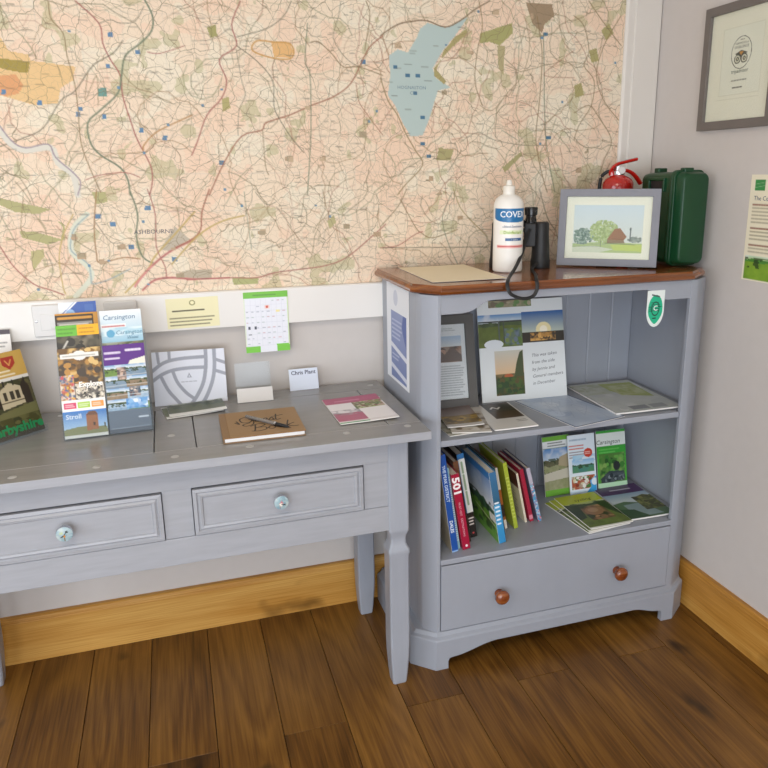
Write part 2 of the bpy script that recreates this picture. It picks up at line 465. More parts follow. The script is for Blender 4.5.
at = fl.data.color_attributes.new('print', 'FLOAT_COLOR', 'POINT'); at.data.foreach_set('color', np.array(pv, dtype=np.float32).ravel())

def wall(name, axis, pos, thick, a0, a1, hole=None):
    bm = bmesh.new()
    def b(u0, u1, z0, z1):
        lo, hi = sorted((pos, pos + thick))
        if axis == 'y': box(bm, u0, u1, lo, hi, z0, z1)
        else: box(bm, lo, hi, u0, u1, z0, z1)
    if not hole: b(a0, a1, -.03, ZC)
    else:
        h0, h1, z0, z1 = hole
        b(a0, h0, -.03, ZC); b(h1, a1, -.03, ZC); b(h0, h1, -.03, z0); b(h0, h1, z1, ZC)
    return struct(name, bm, M['wall'])
wall('wall_back', 'y', 0, .15, XL - .15, .15)
wall('wall_right', 'x', 0, .15, YF, 0)
W1 = (-4.1, -.9, .08, 1.75); W2 = (-3.5, -1.3, .75, 2.1)
wall('wall_front', 'y', YF, -.15, XL - .15, .15, W1)
wall('wall_left', 'x', XL, -.15, YF, 0, W2)
bm = bmesh.new(); box(bm, XL - .15, .15, YF - .15, .15, ZC, ZC + .1); struct('ceiling', bm, M['white_ceiling'])
for name, ax, pos, (a0, a1, z0, z1) in (('window_1', 'y', YF - .09, W1), ('window_2', 'x', XL - .09, W2)):
    bm = bmesh.new(); n = 4 if ax == 'y' else 3
    def fb(u0, u1, za, zb):
        if ax == 'y': box(bm, u0, u1, pos, pos + .05, za, zb)
        else: box(bm, pos, pos + .05, u0, u1, za, zb)
    fb(a0, a1, z0, z0 + .06); fb(a0, a1, z1 - .06, z1)
    for i in range(n + 1):
        c = a0 + (a1 - a0) * i / n; u0 = min(max(c - .03, a0), a1 - .06); fb(u0, u0 + .06, z0 + .06, z1 - .06)
    wf = struct(name, bm, M['rail'])
    bm = bmesh.new()
    if ax == 'y': box(bm, a0 + .06, a1 - .06, pos + .022, pos + .028, z0 + .06, z1 - .06)
    else: box(bm, pos + .022, pos + .028, a0 + .06, a1 - .06, z0 + .06, z1 - .06)
    obj('pane', bm, M['glass'], wf)

# oak skirting with a grooved, rounded top
HS = .148
prof = [(0, 0), (-.02, 0), (-.02, HS - .017), (-.0185, HS - .015), (-.0195, HS - .013), (-.018, HS - .004), (-.013, HS), (0, HS)]
bm = bmesh.new(); prism(bm, prof, XL, -.02, 'x'); struct('baseboard_back', bm, M['oak_x'], .0008)
bm = bmesh.new(); prism(bm, prof, YF, 0, 'y'); struct('baseboard_right', bm, M['oak_y'], .0008)

# white rail below the map (deep enough to make a ledge), stepped stile in the corner, rail above
RZ0, RZ1 = .9627, 1.0676
bm = bmesh.new(); prism(bm, [(0, RZ0), (-.03, RZ0 + .001), (-.03, RZ1 - .004), (-.027, RZ1), (0, RZ1)], XL, -.002, 'x'); struct('trim_1', bm, M['rail'], .001)
bm = bmesh.new()
prism(bm, [(-.126, 0), (-.126, -.012), (-.119, -.018), (-.097, -.018), (-.095, -.022), (-.004, -.022), (-.002, -.018), (-.002, 0)], RZ1, 2.09, 'z')
struct('trim_2', bm, M['stile'], .0008)
bm = bmesh.new(); box(bm, XL, -.002, -.025, 0, 2.09, 2.19); struct('trim_3', bm, M['rail'], .001)

# ---------------------------------------------------------------- wall map
MX0, MX1, MZ0, MZ1 = -2.2, -.126, RZ1, 1.99
MH, MW = MZ1 - MZ0, MX1 - MX0
P = Paint(MW, MH, 'e4d4ba', ppm=420)
MAP_AREAS = [
 ('e2c08c',[(287,251),(319,255),(332,283),(375,290),(379,304),(480,315),(470,348),(439,367),(429,403),(377,410),(301,387),(269,382)]),
 ('a3914a',[(280,299),(313,302),(340,303),(376,307),(369,333),(342,331),(310,324),(277,324)]),
 ('d9a070',[(275,336),(307,341),(341,337),(355,363),(341,382),(312,390),(270,377)]),
 ('a4a06a',[(809,208),(832,200),(835,228),(817,234)]),
 ('b0a772',[(835,386),(855,379),(856,408),(836,418)]),
 ('dfb37a',[(976,237),(1023,238),(1035,257),(1025,276),(981,276)]),
 ('b3c4c0',[(1548,147),(1508,199),(1470,241),(1439,289),(1448,316),(1495,341),(1456,350),(1443,385),(1427,433),(1408,476),(1370,479),(1346,441),(1324,393),(1302,367),(1310,313),(1307,260),(1333,242),(1363,250),(1390,210),(1401,185),(1424,168),(1477,179)]),
 ('aaa06e',[(1543,179),(1547,190),(1493,236),(1466,264),(1470,244),(1508,202)]),
 ('aaa06e',[(1466,264),(1450,292),(1482,325),(1474,332),(1443,309),(1443,289)]),
 ('a7a56e',[(1586,189),(1689,156),(1692,184),(1650,220),(1618,211),(1586,216)]),
 ('b3a880',[(1642,220),(1667,219),(1665,303),(1648,282)]),
 ('9f8a70',[(1732,99),(1819,99),(1828,130),(1796,155),(1789,180),(1755,154)]),
 ('a9a274',[(1459,511),(1507,518),(1495,547),(1451,547)]),
 ('a9a274',[(1730,522),(1735,533),(1677,585),(1668,570)]),
 ('aaa26f',[(2017,141),(2036,169),(2011,192),(1992,164)]),
 ('aaa26f',[(1952,223),(1978,214),(1989,250),(1963,258)]),
 ('aaa26f',[(1905,325),(1931,317),(1942,353),(1912,361)]),
 ('b0ac7c',[(235,632),(269,636),(324,652),(381,666),(350,677),(298,672),(266,654),(233,650)]),
 ('b0ac7c',[(301,720),(333,722),(367,733),(396,744),(405,712),(392,695),(409,705),(406,744),(364,757),(304,737)]),
 ('b0ac7c',[(484,624),(518,624),(521,650),(493,656)]),
 ('b8b080',[(320,773),(351,768),(351,788),(320,825)]),
 ('bdb2a0',[(642,780),(686,720),(723,755),(668,787)]),
 ('b9ad98',[(695,844),(722,840),(776,842),(774,865),(720,865),(693,861)]),
 ('aeb07c',[(829,868),(906,870),(901,890),(834,890)]),
 ('b5ae82',[(1112,719),(1132,698),(1138,720),(1119,741)]),
 ('5f86a8',[(565,231),(576,230),(575,241),(564,242)]),
 ('5f86a8',[(627,270),(638,269),(637,280),(626,280)]),
 ('5f86a8',[(476,412),(486,411),(485,422),(474,422)]),
 ('5f86a8',[(468,424),(479,424),(478,434),(467,435)]),
 ('5f86a8',[(530,429),(541,429),(540,440),(529,440)]),
 ('5f86a8',[(618,462),(629,462),(628,473),(617,473)]),
 ('5f86a8',[(675,480),(687,480),(686,492),(674,492)]),
 ('5f86a8',[(304,373),(314,373),(312,384),(302,384)]),
 ('5f86a8',[(382,398),(392,398),(391,409),(380,409)]),
 ('5f86a8',[(552,305),(562,305),(561,315),(551,316)]),
 ('6f9a90',[(527,365),(548,364),(546,385),(525,386)]),
 ('5f7f98',[(817,544),(831,544),(830,557),(816,557)]),
 ('5f7f98',[(1225,272),(1239,272),(1239,285),(1224,286)]),
 ('4f7690',[(1319,284),(1332,284),(1332,293),(1319,294)]),
 ('4f7690',[(1356,307),(1369,306),(1369,316),(1356,316)]),
 ('4f7690',[(1386,307),(1400,307),(1400,316),(1386,317)]),
 ('4f7690',[(1378,353),(1392,353),(1392,363),(1378,363)]),
 ('4f7690',[(1794,178),(1809,178),(1809,187),(1794,188)]),
 ('4f7690',[(1815,476),(1831,475),(1831,486),(1815,486)]),
 ('4f7690',[(1400,495),(1415,495),(1415,505),(1400,505)]),
 ('4f7690',[(1420,531),(1434,531),(1434,541),(1420,541)]),
 ('4f7690',[(1401,420),(1415,420),(1415,430),(1401,430)]),
 ('5f86a8',[(521,703),(536,703),(535,715),(520,714)]),
 ('5f86a8',[(562,764),(577,764),(576,776),(561,776)]),
 ('5f86a8',[(486,681),(501,681),(500,693),(485,693)]),
 ('5f86a8',[(613,662),(628,663),(627,675),(612,674)]),
 ('5f86a8',[(672,802),(687,803),(686,815),(671,814)]),
]
MAP_LINES = [
 ('a86a62',2.6,[(497,162),(546,211),(550,257),(564,295),(584,333),(585,382),(598,443),(611,493),(637,556),(639,595),(629,634)]),
 ('75806a',3.4,[(659,147),(676,187),(670,223),(640,254),(601,285),(587,333),(574,376),(527,419),(494,450),(495,499),(516,530),(561,562),(577,594),(579,633)]),
 ('8f7a58',2,[(435,165),(436,205),(460,238),(463,290),(473,354),(474,420),(472,493),(481,543),(506,625)]),
 ('6f6a58',2,[(274,512),(339,488),(388,463),(436,397),(473,372),(521,311),(572,280),(598,249)]),
 ('b58a58',2.6,[(754,428),(709,448),(657,474),(626,505),(623,518)]),
 ('d8d4c8',12,[(281,458),(309,503),(341,518),(399,512),(412,549),(444,580),(450,631)]),
 ('9a8a94',2.4,[(282,446),(310,494),(341,512),(394,503),(408,536),(445,574),(460,599),(450,631)]),
 ('6f6a58',1.6,[(546,211),(574,201),(596,208),(633,201),(657,165)]),
 ('a86a62',1.8,[(473,593),(510,581),(572,575),(608,588)]),
 ('a86a62',1.8,[(656,274),(687,276),(750,255)]),
 ('8f7a58',1.6,[(507,329),(494,395),(527,335),(523,407)]),
 ('6f6a58',1.4,[(693,349),(658,319),(640,350)]),
 ('a86a62',2.6,[(900,140),(874,198),(883,250),(836,286),(851,338),(835,383),(793,428),(765,492),(746,531)]),
 ('a2705a',2.8,[(1290,208),(1254,236),(1232,269),(1194,336),(1143,373),(1078,398),(1014,425),(951,445),(937,465),(881,482),(830,551),(784,637)]),
 ('8f7a58',2,[(1085,233),(1106,232),(1140,259),(1174,294),(1217,292),(1288,313)]),
 ('6f6a58',1.8,[(1035,132),(1013,170),(965,204),(885,228)]),
 ('75806a',2,[(1077,186),(1066,281),(1078,319),(1076,437),(1070,518),(1057,642)]),
 ('8f7a58',2,[(1243,121),(1253,158),(1236,249)]),
 ('6f6a58',1.8,[(883,250),(934,286),(974,335),(974,399),(986,432),(1018,484),(1052,525)]),
 ('6f6a58',1.5,[(882,262),(891,337),(898,375),(879,414),(872,479)]),
 ('8f7a58',1.8,[(940,465),(942,558),(950,585)]),
 ('a2705a',1.8,[(1209,335),(1215,382),(1236,415),(1285,476)]),
 ('6f6a58',1.5,[(1172,125),(1164,163),(1148,221),(1182,271),(1224,295)]),
 ('6f6a58',1.4,[(769,242),(820,237),(867,208)]),
 ('c79a58',3,[(983,237),(937,236),(925,261),(981,278),(1025,277),(1036,257),(1023,238),(983,237)]),
 ('7a6448',2.6,[(1283,208),(1334,177),(1386,165),(1424,163),(1477,177),(1523,158),(1569,126),(1616,100)]),
 ('8f7a58',2,[(1580,96),(1594,168),(1579,236),(1572,319),(1591,375),(1598,389)]),
 ('8f7a58',2.2,[(1770,133),(1781,180),(1792,250),(1788,371),(1780,488),(1806,593),(1826,646)]),
 ('75806a',2.2,[(1793,180),(1801,299),(1807,407),(1820,518),(1853,646)]),
 ('9a8560',2.6,[(1281,320),(1302,380),(1331,421),(1354,469),(1384,518),(1407,561),(1352,618),(1328,646)]),
 ('8f7a58',1.6,[(1590,389),(1630,403),(1679,352),(1727,301),(1749,216),(1729,135)]),
 ('6f6a58',1.6,[(1526,496),(1583,467),(1641,489),(1734,503),(1820,503)]),
 ('75806a',1.6,[(1665,460),(1716,488)]),
 ('8f7a58',1.6,[(1835,88),(1857,191),(1900,232)]),
 ('a2705a',1.6,[(1900,224),(1843,262),(1802,299),(1904,303)]),
 ('6f6a58',1.6,[(1510,496),(1519,532),(1487,583)]),
 ('8f7a58',1.6,[(1416,163),(1401,131),(1431,110)]),
 ('6f6a58',1.4,[(1705,143),(1724,231),(1702,302)]),
 ('8f7a58',2,[(1894,126),(1930,153),(1952,223),(1937,266),(1975,309),(1970,382),(1929,443),(1914,488)]),
 ('8f7a58',2,[(1943,82),(1980,122),(2028,169),(2066,204)]),
 ('8f7a58',2,[(2059,118),(2004,206),(1983,294),(2014,367),(2073,426)]),
 ('8f7a58',2,[(1910,406),(1961,383),(2000,419),(2050,487),(2027,549),(2004,627)]),
 ('d6d8c6',11,[(466,681),(429,719),(419,777),(454,819),(458,852),(415,897)]),
 ('8fa4aa',2,[(472,681),(435,713),(421,745),(419,777),(455,812),(459,846),(462,866),(507,855),(560,830)]),
 ('75806a',3.2,[(580,625),(593,684),(584,744),(595,798),(625,820)]),
 ('bfa768',3.4,[(742,681),(685,740),(627,799),(605,833),(541,895)]),
 ('a86a62',2.2,[(624,619),(638,686),(633,772),(651,828),(652,859)]),
 ('cf8f88',5,[(736,756),(668,787),(619,823),(583,859),(568,879)]),
 ('a86a62',2,[(736,756),(668,787),(619,823)]),
 ('cf8f88',5,[(728,868),(668,860),(621,864),(587,890)]),
 ('a86a62',2,[(728,868),(668,860),(621,864),(587,890)]),
 ('a07a52',2.4,[(497,617),(481,714),(479,786),(486,810),(544,799),(588,804)]),
 ('a86a62',2.4,[(243,745),(252,761),(275,810),(316,858),(356,877),(387,892)]),
 ('bfa768',2.2,[(433,680),(402,737),(386,796),(387,869),(391,889)]),
 ('8f7a58',1.6,[(320,640),(305,709),(311,734)]),
 ('6f6a58',1.5,[(356,775),(368,821),(352,860)]),
 ('6f6a58',1.5,[(485,701),(517,755),(548,762),(563,797)]),
 ('a8705c',3,[(785,622),(761,682),(754,729),(728,756),(673,781)]),
 ('bfa768',3.2,[(670,822),(728,762),(770,730),(819,707),(875,695)]),
 ('cf8f88',4,[(706,867),(822,868)]),
 ('a86a62',2.4,[(706,867),(822,868),(899,872),(950,860),(1037,853),(1104,846),(1165,826),(1227,781),(1290,731)]),
 ('6f6a58',1.6,[(910,631),(939,666),(967,659)]),
 ('8f7a58',1.6,[(1230,679),(1239,766)]),
 ('8f7a58',1.6,[(996,723),(1033,774),(1061,811)]),
 ('75806a',1.6,[(890,789),(884,712),(879,630)]),
 ('6f6a58',1.4,[(967,673),(1006,730)]),
 ('6f6a58',1.5,[(1126,850),(1110,894),(1181,808)]),
 ('8f7a58',2,[(1273,738),(1328,681),(1356,631)]),
 ('8f7a58',2,[(1336,660),(1383,742),(1403,761),(1439,777),(1521,754)]),
 ('a86a62',2,[(1272,801),(1327,796),(1383,764),(1407,757)]),
 ('a09060',2,[(1507,633),(1528,686),(1562,724),(1622,780)]),
 ('75806a',1.8,[(1503,641),(1471,714),(1488,790),(1522,861)]),
 ('6f6a58',2,[(1799,638),(1829,724),(1858,764)]),
 ('6f6a58',1.8,[(1280,801),(1622,812)]),
 ('6f6a58',1.6,[(1808,646),(1776,715),(1740,690)]),
]

def mm(p): return (p[0] / 1000 / MW, (p[1] / 1000 + .02) / MH)
nn = vnoise(P.ny, P.nx, 10, 3, 4)[..., None]; n2 = vnoise(P.ny, P.nx, 26, 8, 3)[..., None]
P.a = lin('eadcc4') * (1 - nn) + lin('e8d0b8') * nn
P.a = np.where(n2 > .6, P.a * .6 + lin('ebc6ac') * .4, P.a)
P.a = np.where(n2 < .36, P.a * .6 + lin('e9e6d2') * .4, P.a)
wn = vnoise(P.ny, P.nx, 38, 21, 3)[..., None]
P.a = np.where(wn > .69, P.a * .45 + lin('b3b184') * .55, P.a)
rgm = random.Random(11)
for i in range(1, 22): P.line([(i * .1 / MW, 0), (i * .1 / MW, 1)], .0012, '8f9aa6', .5)
for i in range(1, 10): P.line([(0, i * .1 / MH), (1, i * .1 / MH)], .0012, '8f9aa6', .5)
for i in range(620):                                       # winding minor lanes
    x, y, a = rgm.random(), rgm.random(), rgm.random() * 6.28; pts = [(x, y)]
    for q in range(rgm.randint(4, 14)):
        a += rgm.uniform(-.7, .7); x += .028 / MW * math.cos(a); y += .028 / MH * math.sin(a); pts.append((x, y))
    P.line(pts, rgm.choice((.0013, .0013, .0018, .0024)), rgm.choice(('8a7c5c', '7c7358', 'a2825e', '8a8a6a', 'a97a66')), .75)
for c, p in MAP_AREAS: P.poly([mm(q) for q in p], c)
for c, w, p in MAP_LINES: P.line([(v.x, v.y) for v in spline([(*mm(q), 0) for q in p], 4)], w * 1.25 / 1000, c, 1)
for i in range(900):                                       # place names and spot symbols
    x, y = rgm.random(), rgm.random(); l = rgm.uniform(.008, .022)
    P.line([(x, y), (x + l / MW, y)], .0022, rgm.choice(('5e584c', '6d6656', '4f4a40')), rgm.uniform(.45, .8))
for i in range(45):
    x, y = rgm.random(), rgm.random()
    for q in range(6):
        P.rect(x + rgm.uniform(-.006, .006), y + rgm.uniform(-.01, .01), x + rgm.uniform(.003, .006), y + rgm.uniform(.005, .01), rgm.choice(('b9a084', 'a99a80', 'c2ab8e')))
for i in range(34):
    x, y = rgm.random(), rgm.random(); P.rect(x, y, x + .0035, y + .007, '6d8fa6')
def mt(s_, u, v, size, c='4a5f78'):                         # lettering placed at photo-measured points of the sheet
    return (s_, u, MH - v, size, c, {'align': 'CENTER', 'sx': 1.1})
lk = MAP_AREAS[[c for c, p in MAP_AREAS].index('b3c4c0')][1]
lx = sum(q[0] for q in lk) / len(lk) / 1000; lv = sum(q[1] for q in lk) / len(lk) / 1000 + .02
wm = sheet('wall_map', P, .004, [mt('HOGNASTON', lx - .034, lv + .045, .0125, '6d8698'), mt('C P', lx - .03, lv + .060, .0125, '6d8698'),
     mt('ASHBOURNE', .63, .757, .016, '5b5a66'), mt('OKEOVER', .235, .615, .02, '9a937c')], M['map'],
     loc=(MX0, -.004, MZ0))
tag(wm, 'huge wall map with a blue lake above the white rail', 'map')
la = wm.data.attributes.new('land', 'FLOAT', 'POINT')
vals = np.ones(len(wm.data.vertices), dtype=np.float32)
P2 = Paint(MW, MH, '000000', ppm=420); P2.poly([mm(q) for q in lk], 'ffffff')
for c, w, p in MAP_LINES: P2.line([(v.x, v.y) for v in spline([(*mm(q), 0) for q in p], 4)], w / 1000, 'ffffff')
vals[:P.nx * P.ny] = 1 - P2.a[..., 0].ravel(); la.data.foreach_set('value', vals)

# ---------------------------------------------------------------- sockets on the rail
def plate(name, label, x, z, win):
    t = thing(name, label, 'socket plate', (x, -.03, z), group='socket plates on the white rail')
    bm = bmesh.new(); box(bm, 0, .086, -.009, 0, 0, .086); obj('face_plate', bm, M['switch'], t, .004, seg=3)
    bm = bmesh.new(); box(bm, .019, .06, -.0105, -.009, .018, .062); box(bm, .043, .058, -.0125, -.0105, .022, .058)
    obj('outlet_module', bm, M['switch'], t, .0008)
    bm = bmesh.new()
    bm.free()
    for xx in (.009, .077):
        bm = bmesh.new(); lathe(bm, [(.003, 0), (.003, .0012), (.0015, .0016)], 12, Matrix.Translation((xx, -.009, .043)) @ Matrix.Rotation(R(90), 4, 'X')); obj('screw', bm, M['steel'], t, smooth=True)
plate('socket_plate', 'white square socket plate on the rail left of the leaflet holder', -1.893, .9725, True)
plate('socket_plate', 'white square socket plate half hidden behind the right column of the leaflet holder', -1.717, .9720, False)

# ================================================================ CONSOLE TABLE
TX1, TX0 = -.951, -2.174
TO = (TX1, 0, 0)
tb = thing('console_table', 'long grey painted console table with two drawers under the wall map', 'table', TO, (0, 0, .0086))
bm = bmesh.new()
Y0, Y1, YS = -.513, -.0197, -.431
sx = (-1.6105, -1.5145)
box(bm, TX0, TX1, Y0, YS - .0006, .738, .76)                              # front board
for a, b in ((TX0, -2.09), (-2.0885, sx[0] - .0012), (sx[0] + .0012, sx[1] - .0012), (sx[1] + .0012, -1.0385), (-1.036, TX1)):
    box(bm, a, b, YS + .0006, -.105, .738, .7598)
box(bm, TX0, TX1, -.1036, Y1, .738, .76)
box(bm, TX0 + .01, TX1 - .01, Y0 + .01, Y1 - .005, .736, .7385)
box(bm, TX0 + .001, TX1 - .001, YS - .0011, YS + .0011, .745, .7601, 2)  # pale strip along the seam: a highlight put in as colour
bm.normal_update()
for f in bm.faces:
    if f.material_index == 0 and f.normal.y * (1 if f.calc_center_median().y > -.3 else -1) > .9 or abs(f.normal.x) > .9: f.material_index = 1
top = obj('tabletop', bm, [M['table_top'], M['table'], M['plug_and_highlight']], tb, .004, TO, seg=3)
for px, py in ((-1.5705, -.3245), (-1.5648, -.4737), (-1.7311, -.4787), (-1.3939, -.4659), (-1.1547, -.4545), (-.9953, -.4553), (-1.9, -.48), (-1.99, -.46), (-2.13, -.46), (-.985, -.065), (-1.0, -.19), (-1.56, -.15), (-1.56, -.065), (-1.3, -.06), (-1.85, -.06)):
    bm = bmesh.new(); lathe(bm, [(.0001, 0), (.0095, 0), (.0085, .0006), (.0001, .0007)], 20, Matrix.Translation((px, py, .7599))); obj('peg', bm, M['plug_and_highlight'], top, 0, TO, smooth=True)
FY = -.46
bm = bmesh.new()                                                            # frame: rails, stiles, sides, back
LA, LB = -1.05, -2.075
box(bm, LB, LA, FY, FY + .022, .671, .738); box(bm, LB, LA, FY, FY + .022, .478, .547)
for a, b in ((-1.6025, -1.5355), (-1.1145, LA), (LB, -2.0115)): box(bm, a, b, FY + .0035, FY + .022, .547, .671)
box(bm, -1.02, -1.0, FY + .05, -.12, .478, .738); box(bm, -2.125, -2.105, FY + .05, -.12, .478, .738); box(bm, LB, LA, -.085, -.065, .478, .738)
box(bm, LB, LA, FY + .024, -.087, .478, .49)
obj('frame', bm, M['table'], tb, .0015, TO)
def leg(xa, ya, sgx, sgy):
    """square leg, hollow neck below the rail, tapered foot; xa, ya = outer corner."""
    bm = bmesh.new(); w = .056; cx, cy = xa - sgx * w / 2, ya - sgy * w / 2
    def ring(h, z, c=.004, ox=0, oy=0):
        o = []
        for sx_, sy_ in ((1, 1), (-1, 1), (-1, -1), (1, -1)):
            pts = [(h, h - c), (h - c, h)] if sx_ * sy_ > 0 else [(h - c, h), (h, h - c)]
            o += [(cx + ox + sx_ * p, cy + oy + sy_ * q, z) for p, q in pts]
        return o
    S = [(.028, .738), (.028, .478), (.0285, .474), (.0265, .466), (.0225, .456), (.021, .445), (.0215, .434), (.0245, .424), (.0285, .418), (.0295, .412), (.029, .404), (.0275, .398), (.0275, .13), (.0262, .09), (.0225, .03), (.0205, .008), (.0195, 0)]
    loft(bm, [ring(h, z) for h, z in S])
    return bm
for xa, ya, a, b in ((-.995, FY - .003, 1, -1), (-.995, -.055, 1, 1), (-2.13, FY - .003, -1, -1), (-2.13, -.055, -1, 1)):
    obj('leg', leg(xa, ya, a, b), M['table_leg'], tb, .0012, TO)
def drawer(xa, xb, face):
    bm = bmesh.new(); za, zb = .550, .667
    f = FY - .004
    box(bm, xa, xb, f + .004, f + .02, za, zb)
    # moulded border: four mitred rails with an ogee, then the sunk panel
    def bord(d0, d1, y0, y1):
        o = [(xa + d0, za + d0), (xb - d0, za + d0), (xb - d0, zb - d0), (xa + d0, zb - d0)]
        i = [(xa + d1, za + d1), (xb - d1, za + d1), (xb - d1, zb - d1), (xa + d1, zb - d1)]
        vo = [bm.verts.new((p[0], y0, p[1])) for p in o]; vi = [bm.verts.new((p[0], y1, p[1])) for p in i]
        for k in range(4): bm.faces.new((vo[k], vo[(k + 1) % 4], vi[(k + 1) % 4], vi[k]))
        return vi
    for d0, d1, y0, y1 in ((0, 0, f + .004, f), (0, .008, f, f - .001), (.008, .011, f - .001, f + .003), (.011, .016, f + .003, f - .001), (.016, .021, f - .001, f), (.021, .027, f, f + .009)): v = bord(d0, d1, y0, y1)
    bm.faces.new(v)
    box(bm, xa + .01, xb - .01, f + .02, -.1, za + .012, zb - .015)
    d = obj('drawer', bm, M['table'], tb, 0, TO)
    cx, cz = (xa + xb) / 2 - .004, (za + zb) / 2 + .006
    bm = bmesh.new(); mx = Matrix.Translation((cx, f + .005, cz)) @ Matrix.Rotation(R(90), 4, 'X')
    lathe(bm, [(.009, 0), (.009, .004), (.006, .008), (.006, .014), (.015, .016), (.0175, .019), (.0185, .024), (.0175, .029), (.0172, .0305)], 32, mx)
    kb = obj('knob', bm, M['chrome'], d, 0, TO, smooth=True); kb['label'] = 'round knob with a chrome rim'
    Pk = Paint(.034, .034, 'a9bcc2', ppm=1900); Pk.blobs(0, 0, 1, 1, ['86a5b2', 'a9bfc6', 'b9c6c6', '93b0b8'], 3, 5 + face)
    if face:
        Pk.poly([(.3, .55), (.5, .3), (.65, .5), (.55, .62)], 'c4848a'); Pk.ell(.45, .62, .14, .12, 'e8e2d8'); Pk.line([(.5, .6), (.85, .75)], .002, '33302e'); Pk.ell(.72, .66, .08, .07, '2f3030'); Pk.line([(.35, .75), (.4, .9)], .0015, '8a4f55')
    else:
        Pk.line([(.75, .2), (.5, .5), (.45, .62), (.2, .75)], .0022, '3b4a48'); Pk.line([(.5, .5), (.5, .95)], .002, '7d6a3c'); Pk.ell(.68, .3, .12, .08, '35413f'); Pk.ell(.5, .62, .08, .08, 'd08a3a'); Pk.line([(.25, .72), (.4, .6)], .003, '3b4a48'); Pk.ell(.3, .35, .12, .12, 'b9c9a0')
    def dome(x, y, z):
        a, b = (x - .017) / .017, (z - .017) / .017
        q = math.sqrt(max(a * a, b * b)); r = math.hypot(a, b); k = q / r if r > 1e-6 else 1
        a, b = a * k, b * k; r = min(1, math.hypot(a, b))
        return (a * .0172, y - .0025 * (1 - r * r), b * .0172)
    sheet('picture_cap', Pk, .0005, (), M['gloss'], kb, dome, (cx - TO[0], f + .005 - .030, cz))
drawer(-1.534, -1.118, 1); drawer(-2.0135, -1.604, 0)

# ================================================================ BOOKCASE
CX0, CX1, CY0, CY1 = -.931, -.042, -.42, -.03
CB = 1.085
CO = (-.5, -.22, 0)
cb = thing('bookcase', 'grey painted bookcase with a brown wooden top in the corner', 'bookcase', CO)
bm = bmesh.new(); box(bm, CX0, CX0 + .02, -.346, CY1, .0, CB); obj('side_panel', bm, M['grey'], cb, .001, CO)
bm = bmesh.new(); box(bm, CX1 - .02, CX1, -.346, CY1, .0, CB); obj('side_panel', bm, M['grey'], cb, .001, CO)
bm = bmesh.new(); prism(bm, [(CX0, -.346), (CX0, -.380), (-.928, -.388), (-.904, -.415), (-.897, CY0), (-.887, CY0), (-.887, -.405), (-.903, -.402), (-.913, -.372), (-.913, -.346)], .03, CB); obj('corner_post', bm, M['grey'], cb, .0015, CO)
bm = bmesh.new(); prism(bm, [(CX1, -.346), (CX1, -.372), (-.046, -.379), (-.100, -.417), (-.108, CY0), (-.128, CY0), (-.128, -.407), (-.098, -.404), (-.060, -.369), (-.060, -.346)], .03, CB); obj('corner_post', bm, M['grey'], cb, .0015, CO)
bm = bmesh.new()                                                            # tongue-and-groove back
xs = [CX0 + .02 + .0855 * i for i in range(10)] + [CX1 - .02]
for a, b in zip(xs, xs[1:]): prism(bm, [(a, -.042), (a, -.0525), (a + .004, -.056), (b - .004, -.056), (b, -.0525), (b, -.042)], .1, CB)
box(bm, CX0 + .02, CX1 - .02, -.042, -.034, .1, CB)
obj('back_panel', bm, M['grey'], cb, 0, CO)
def sm(a, b, n=7):                                                          # eased curve between two outline points
    return [(a[0] + (b[0] - a[0]) * i / n, a[1] + (b[1] - a[1]) * (3 * (i / n) ** 2 - 2 * (i / n) ** 3)) for i in range(n + 1)]
fr = [(-.887, CB), (-.887, 1.034)] + [(-.83, 1.034)] + sm((-.817, 1.036), (-.745, 1.064)) + sm((-.275, 1.064), (-.212, 1.034)) + [(-.205, 1.032), (-.128, 1.032), (-.128, CB)]
bm = bmesh.new(); prism(bm, fr, -.419, -.4, 'y'); obj('frieze', bm, M['grey'], cb, .0012, CO)
bm = bmesh.new()
def topoutline(g): return [(-.952 + g, -.022), (-.952 + g, -.364 + g * .4), (-.892 + g * .4, -.437 + g), (-.132 - g * .4, -.437 + g), (-.045 - g, -.372 + g * .4), (-.045 - g, -.022)]
loft(bm, [[(x, y, z) for x, y in topoutline(g)] for g, z in ((.010, CB), (.003, CB + .003), (0, CB + .008), (0, CB + .013), (.004, CB + .018), (.007, CB + .020), (.008, CB + .025))])
obj('top_board', bm, M['top'], cb, .0012, CO)
bm = bmesh.new(); prism(bm, [(CX0 + .02, -.056), (CX0 + .02, -.37), (-.8868, -.403), (-.8868, -.416), (-.1282, -.416), (-.1282, -.403), (CX1 - .02, -.366), (CX1 - .02, -.056)], .672, .690); obj('shelf', bm, M['grey'], cb, .003, CO)
bm = bmesh.new(); prism(bm, [(CX0 + .02, -.056), (CX0 + .02, -.37), (-.8868, -.403), (-.8868, -.424), (-.1282, -.424), (-.1282, -.403), (CX1 - .02, -.366), (CX1 - .02, -.056)], .3235, .340); obj('shelf', bm, M['grey'], cb, .003, CO)
bm = bmesh.new(); box(bm, -.8855, -.131, -.424, -.40, .116, .3205); box(bm, -.875, -.158, -.40, -.07, .12, .30)
dw = obj('drawer', bm, M['grey'], cb, .0015, CO)
for kx in (-.7085, -.3155):
    bm = bmesh.new(); mx = Matrix.Translation((kx, -.424, .205)) @ Matrix.Rotation(R(90), 4, 'X')
    lathe(bm, [(.013, 0), (.0125, .004), (.0105, .009), (.011, .013), (.018, .018), (.0215, .024), (.0215, .029), (.017, .035), (.009, .038), (.0001, .0385)], 28, mx)
    obj('knob', bm, M['knob_wood'], dw, 0, CO, smooth=True)
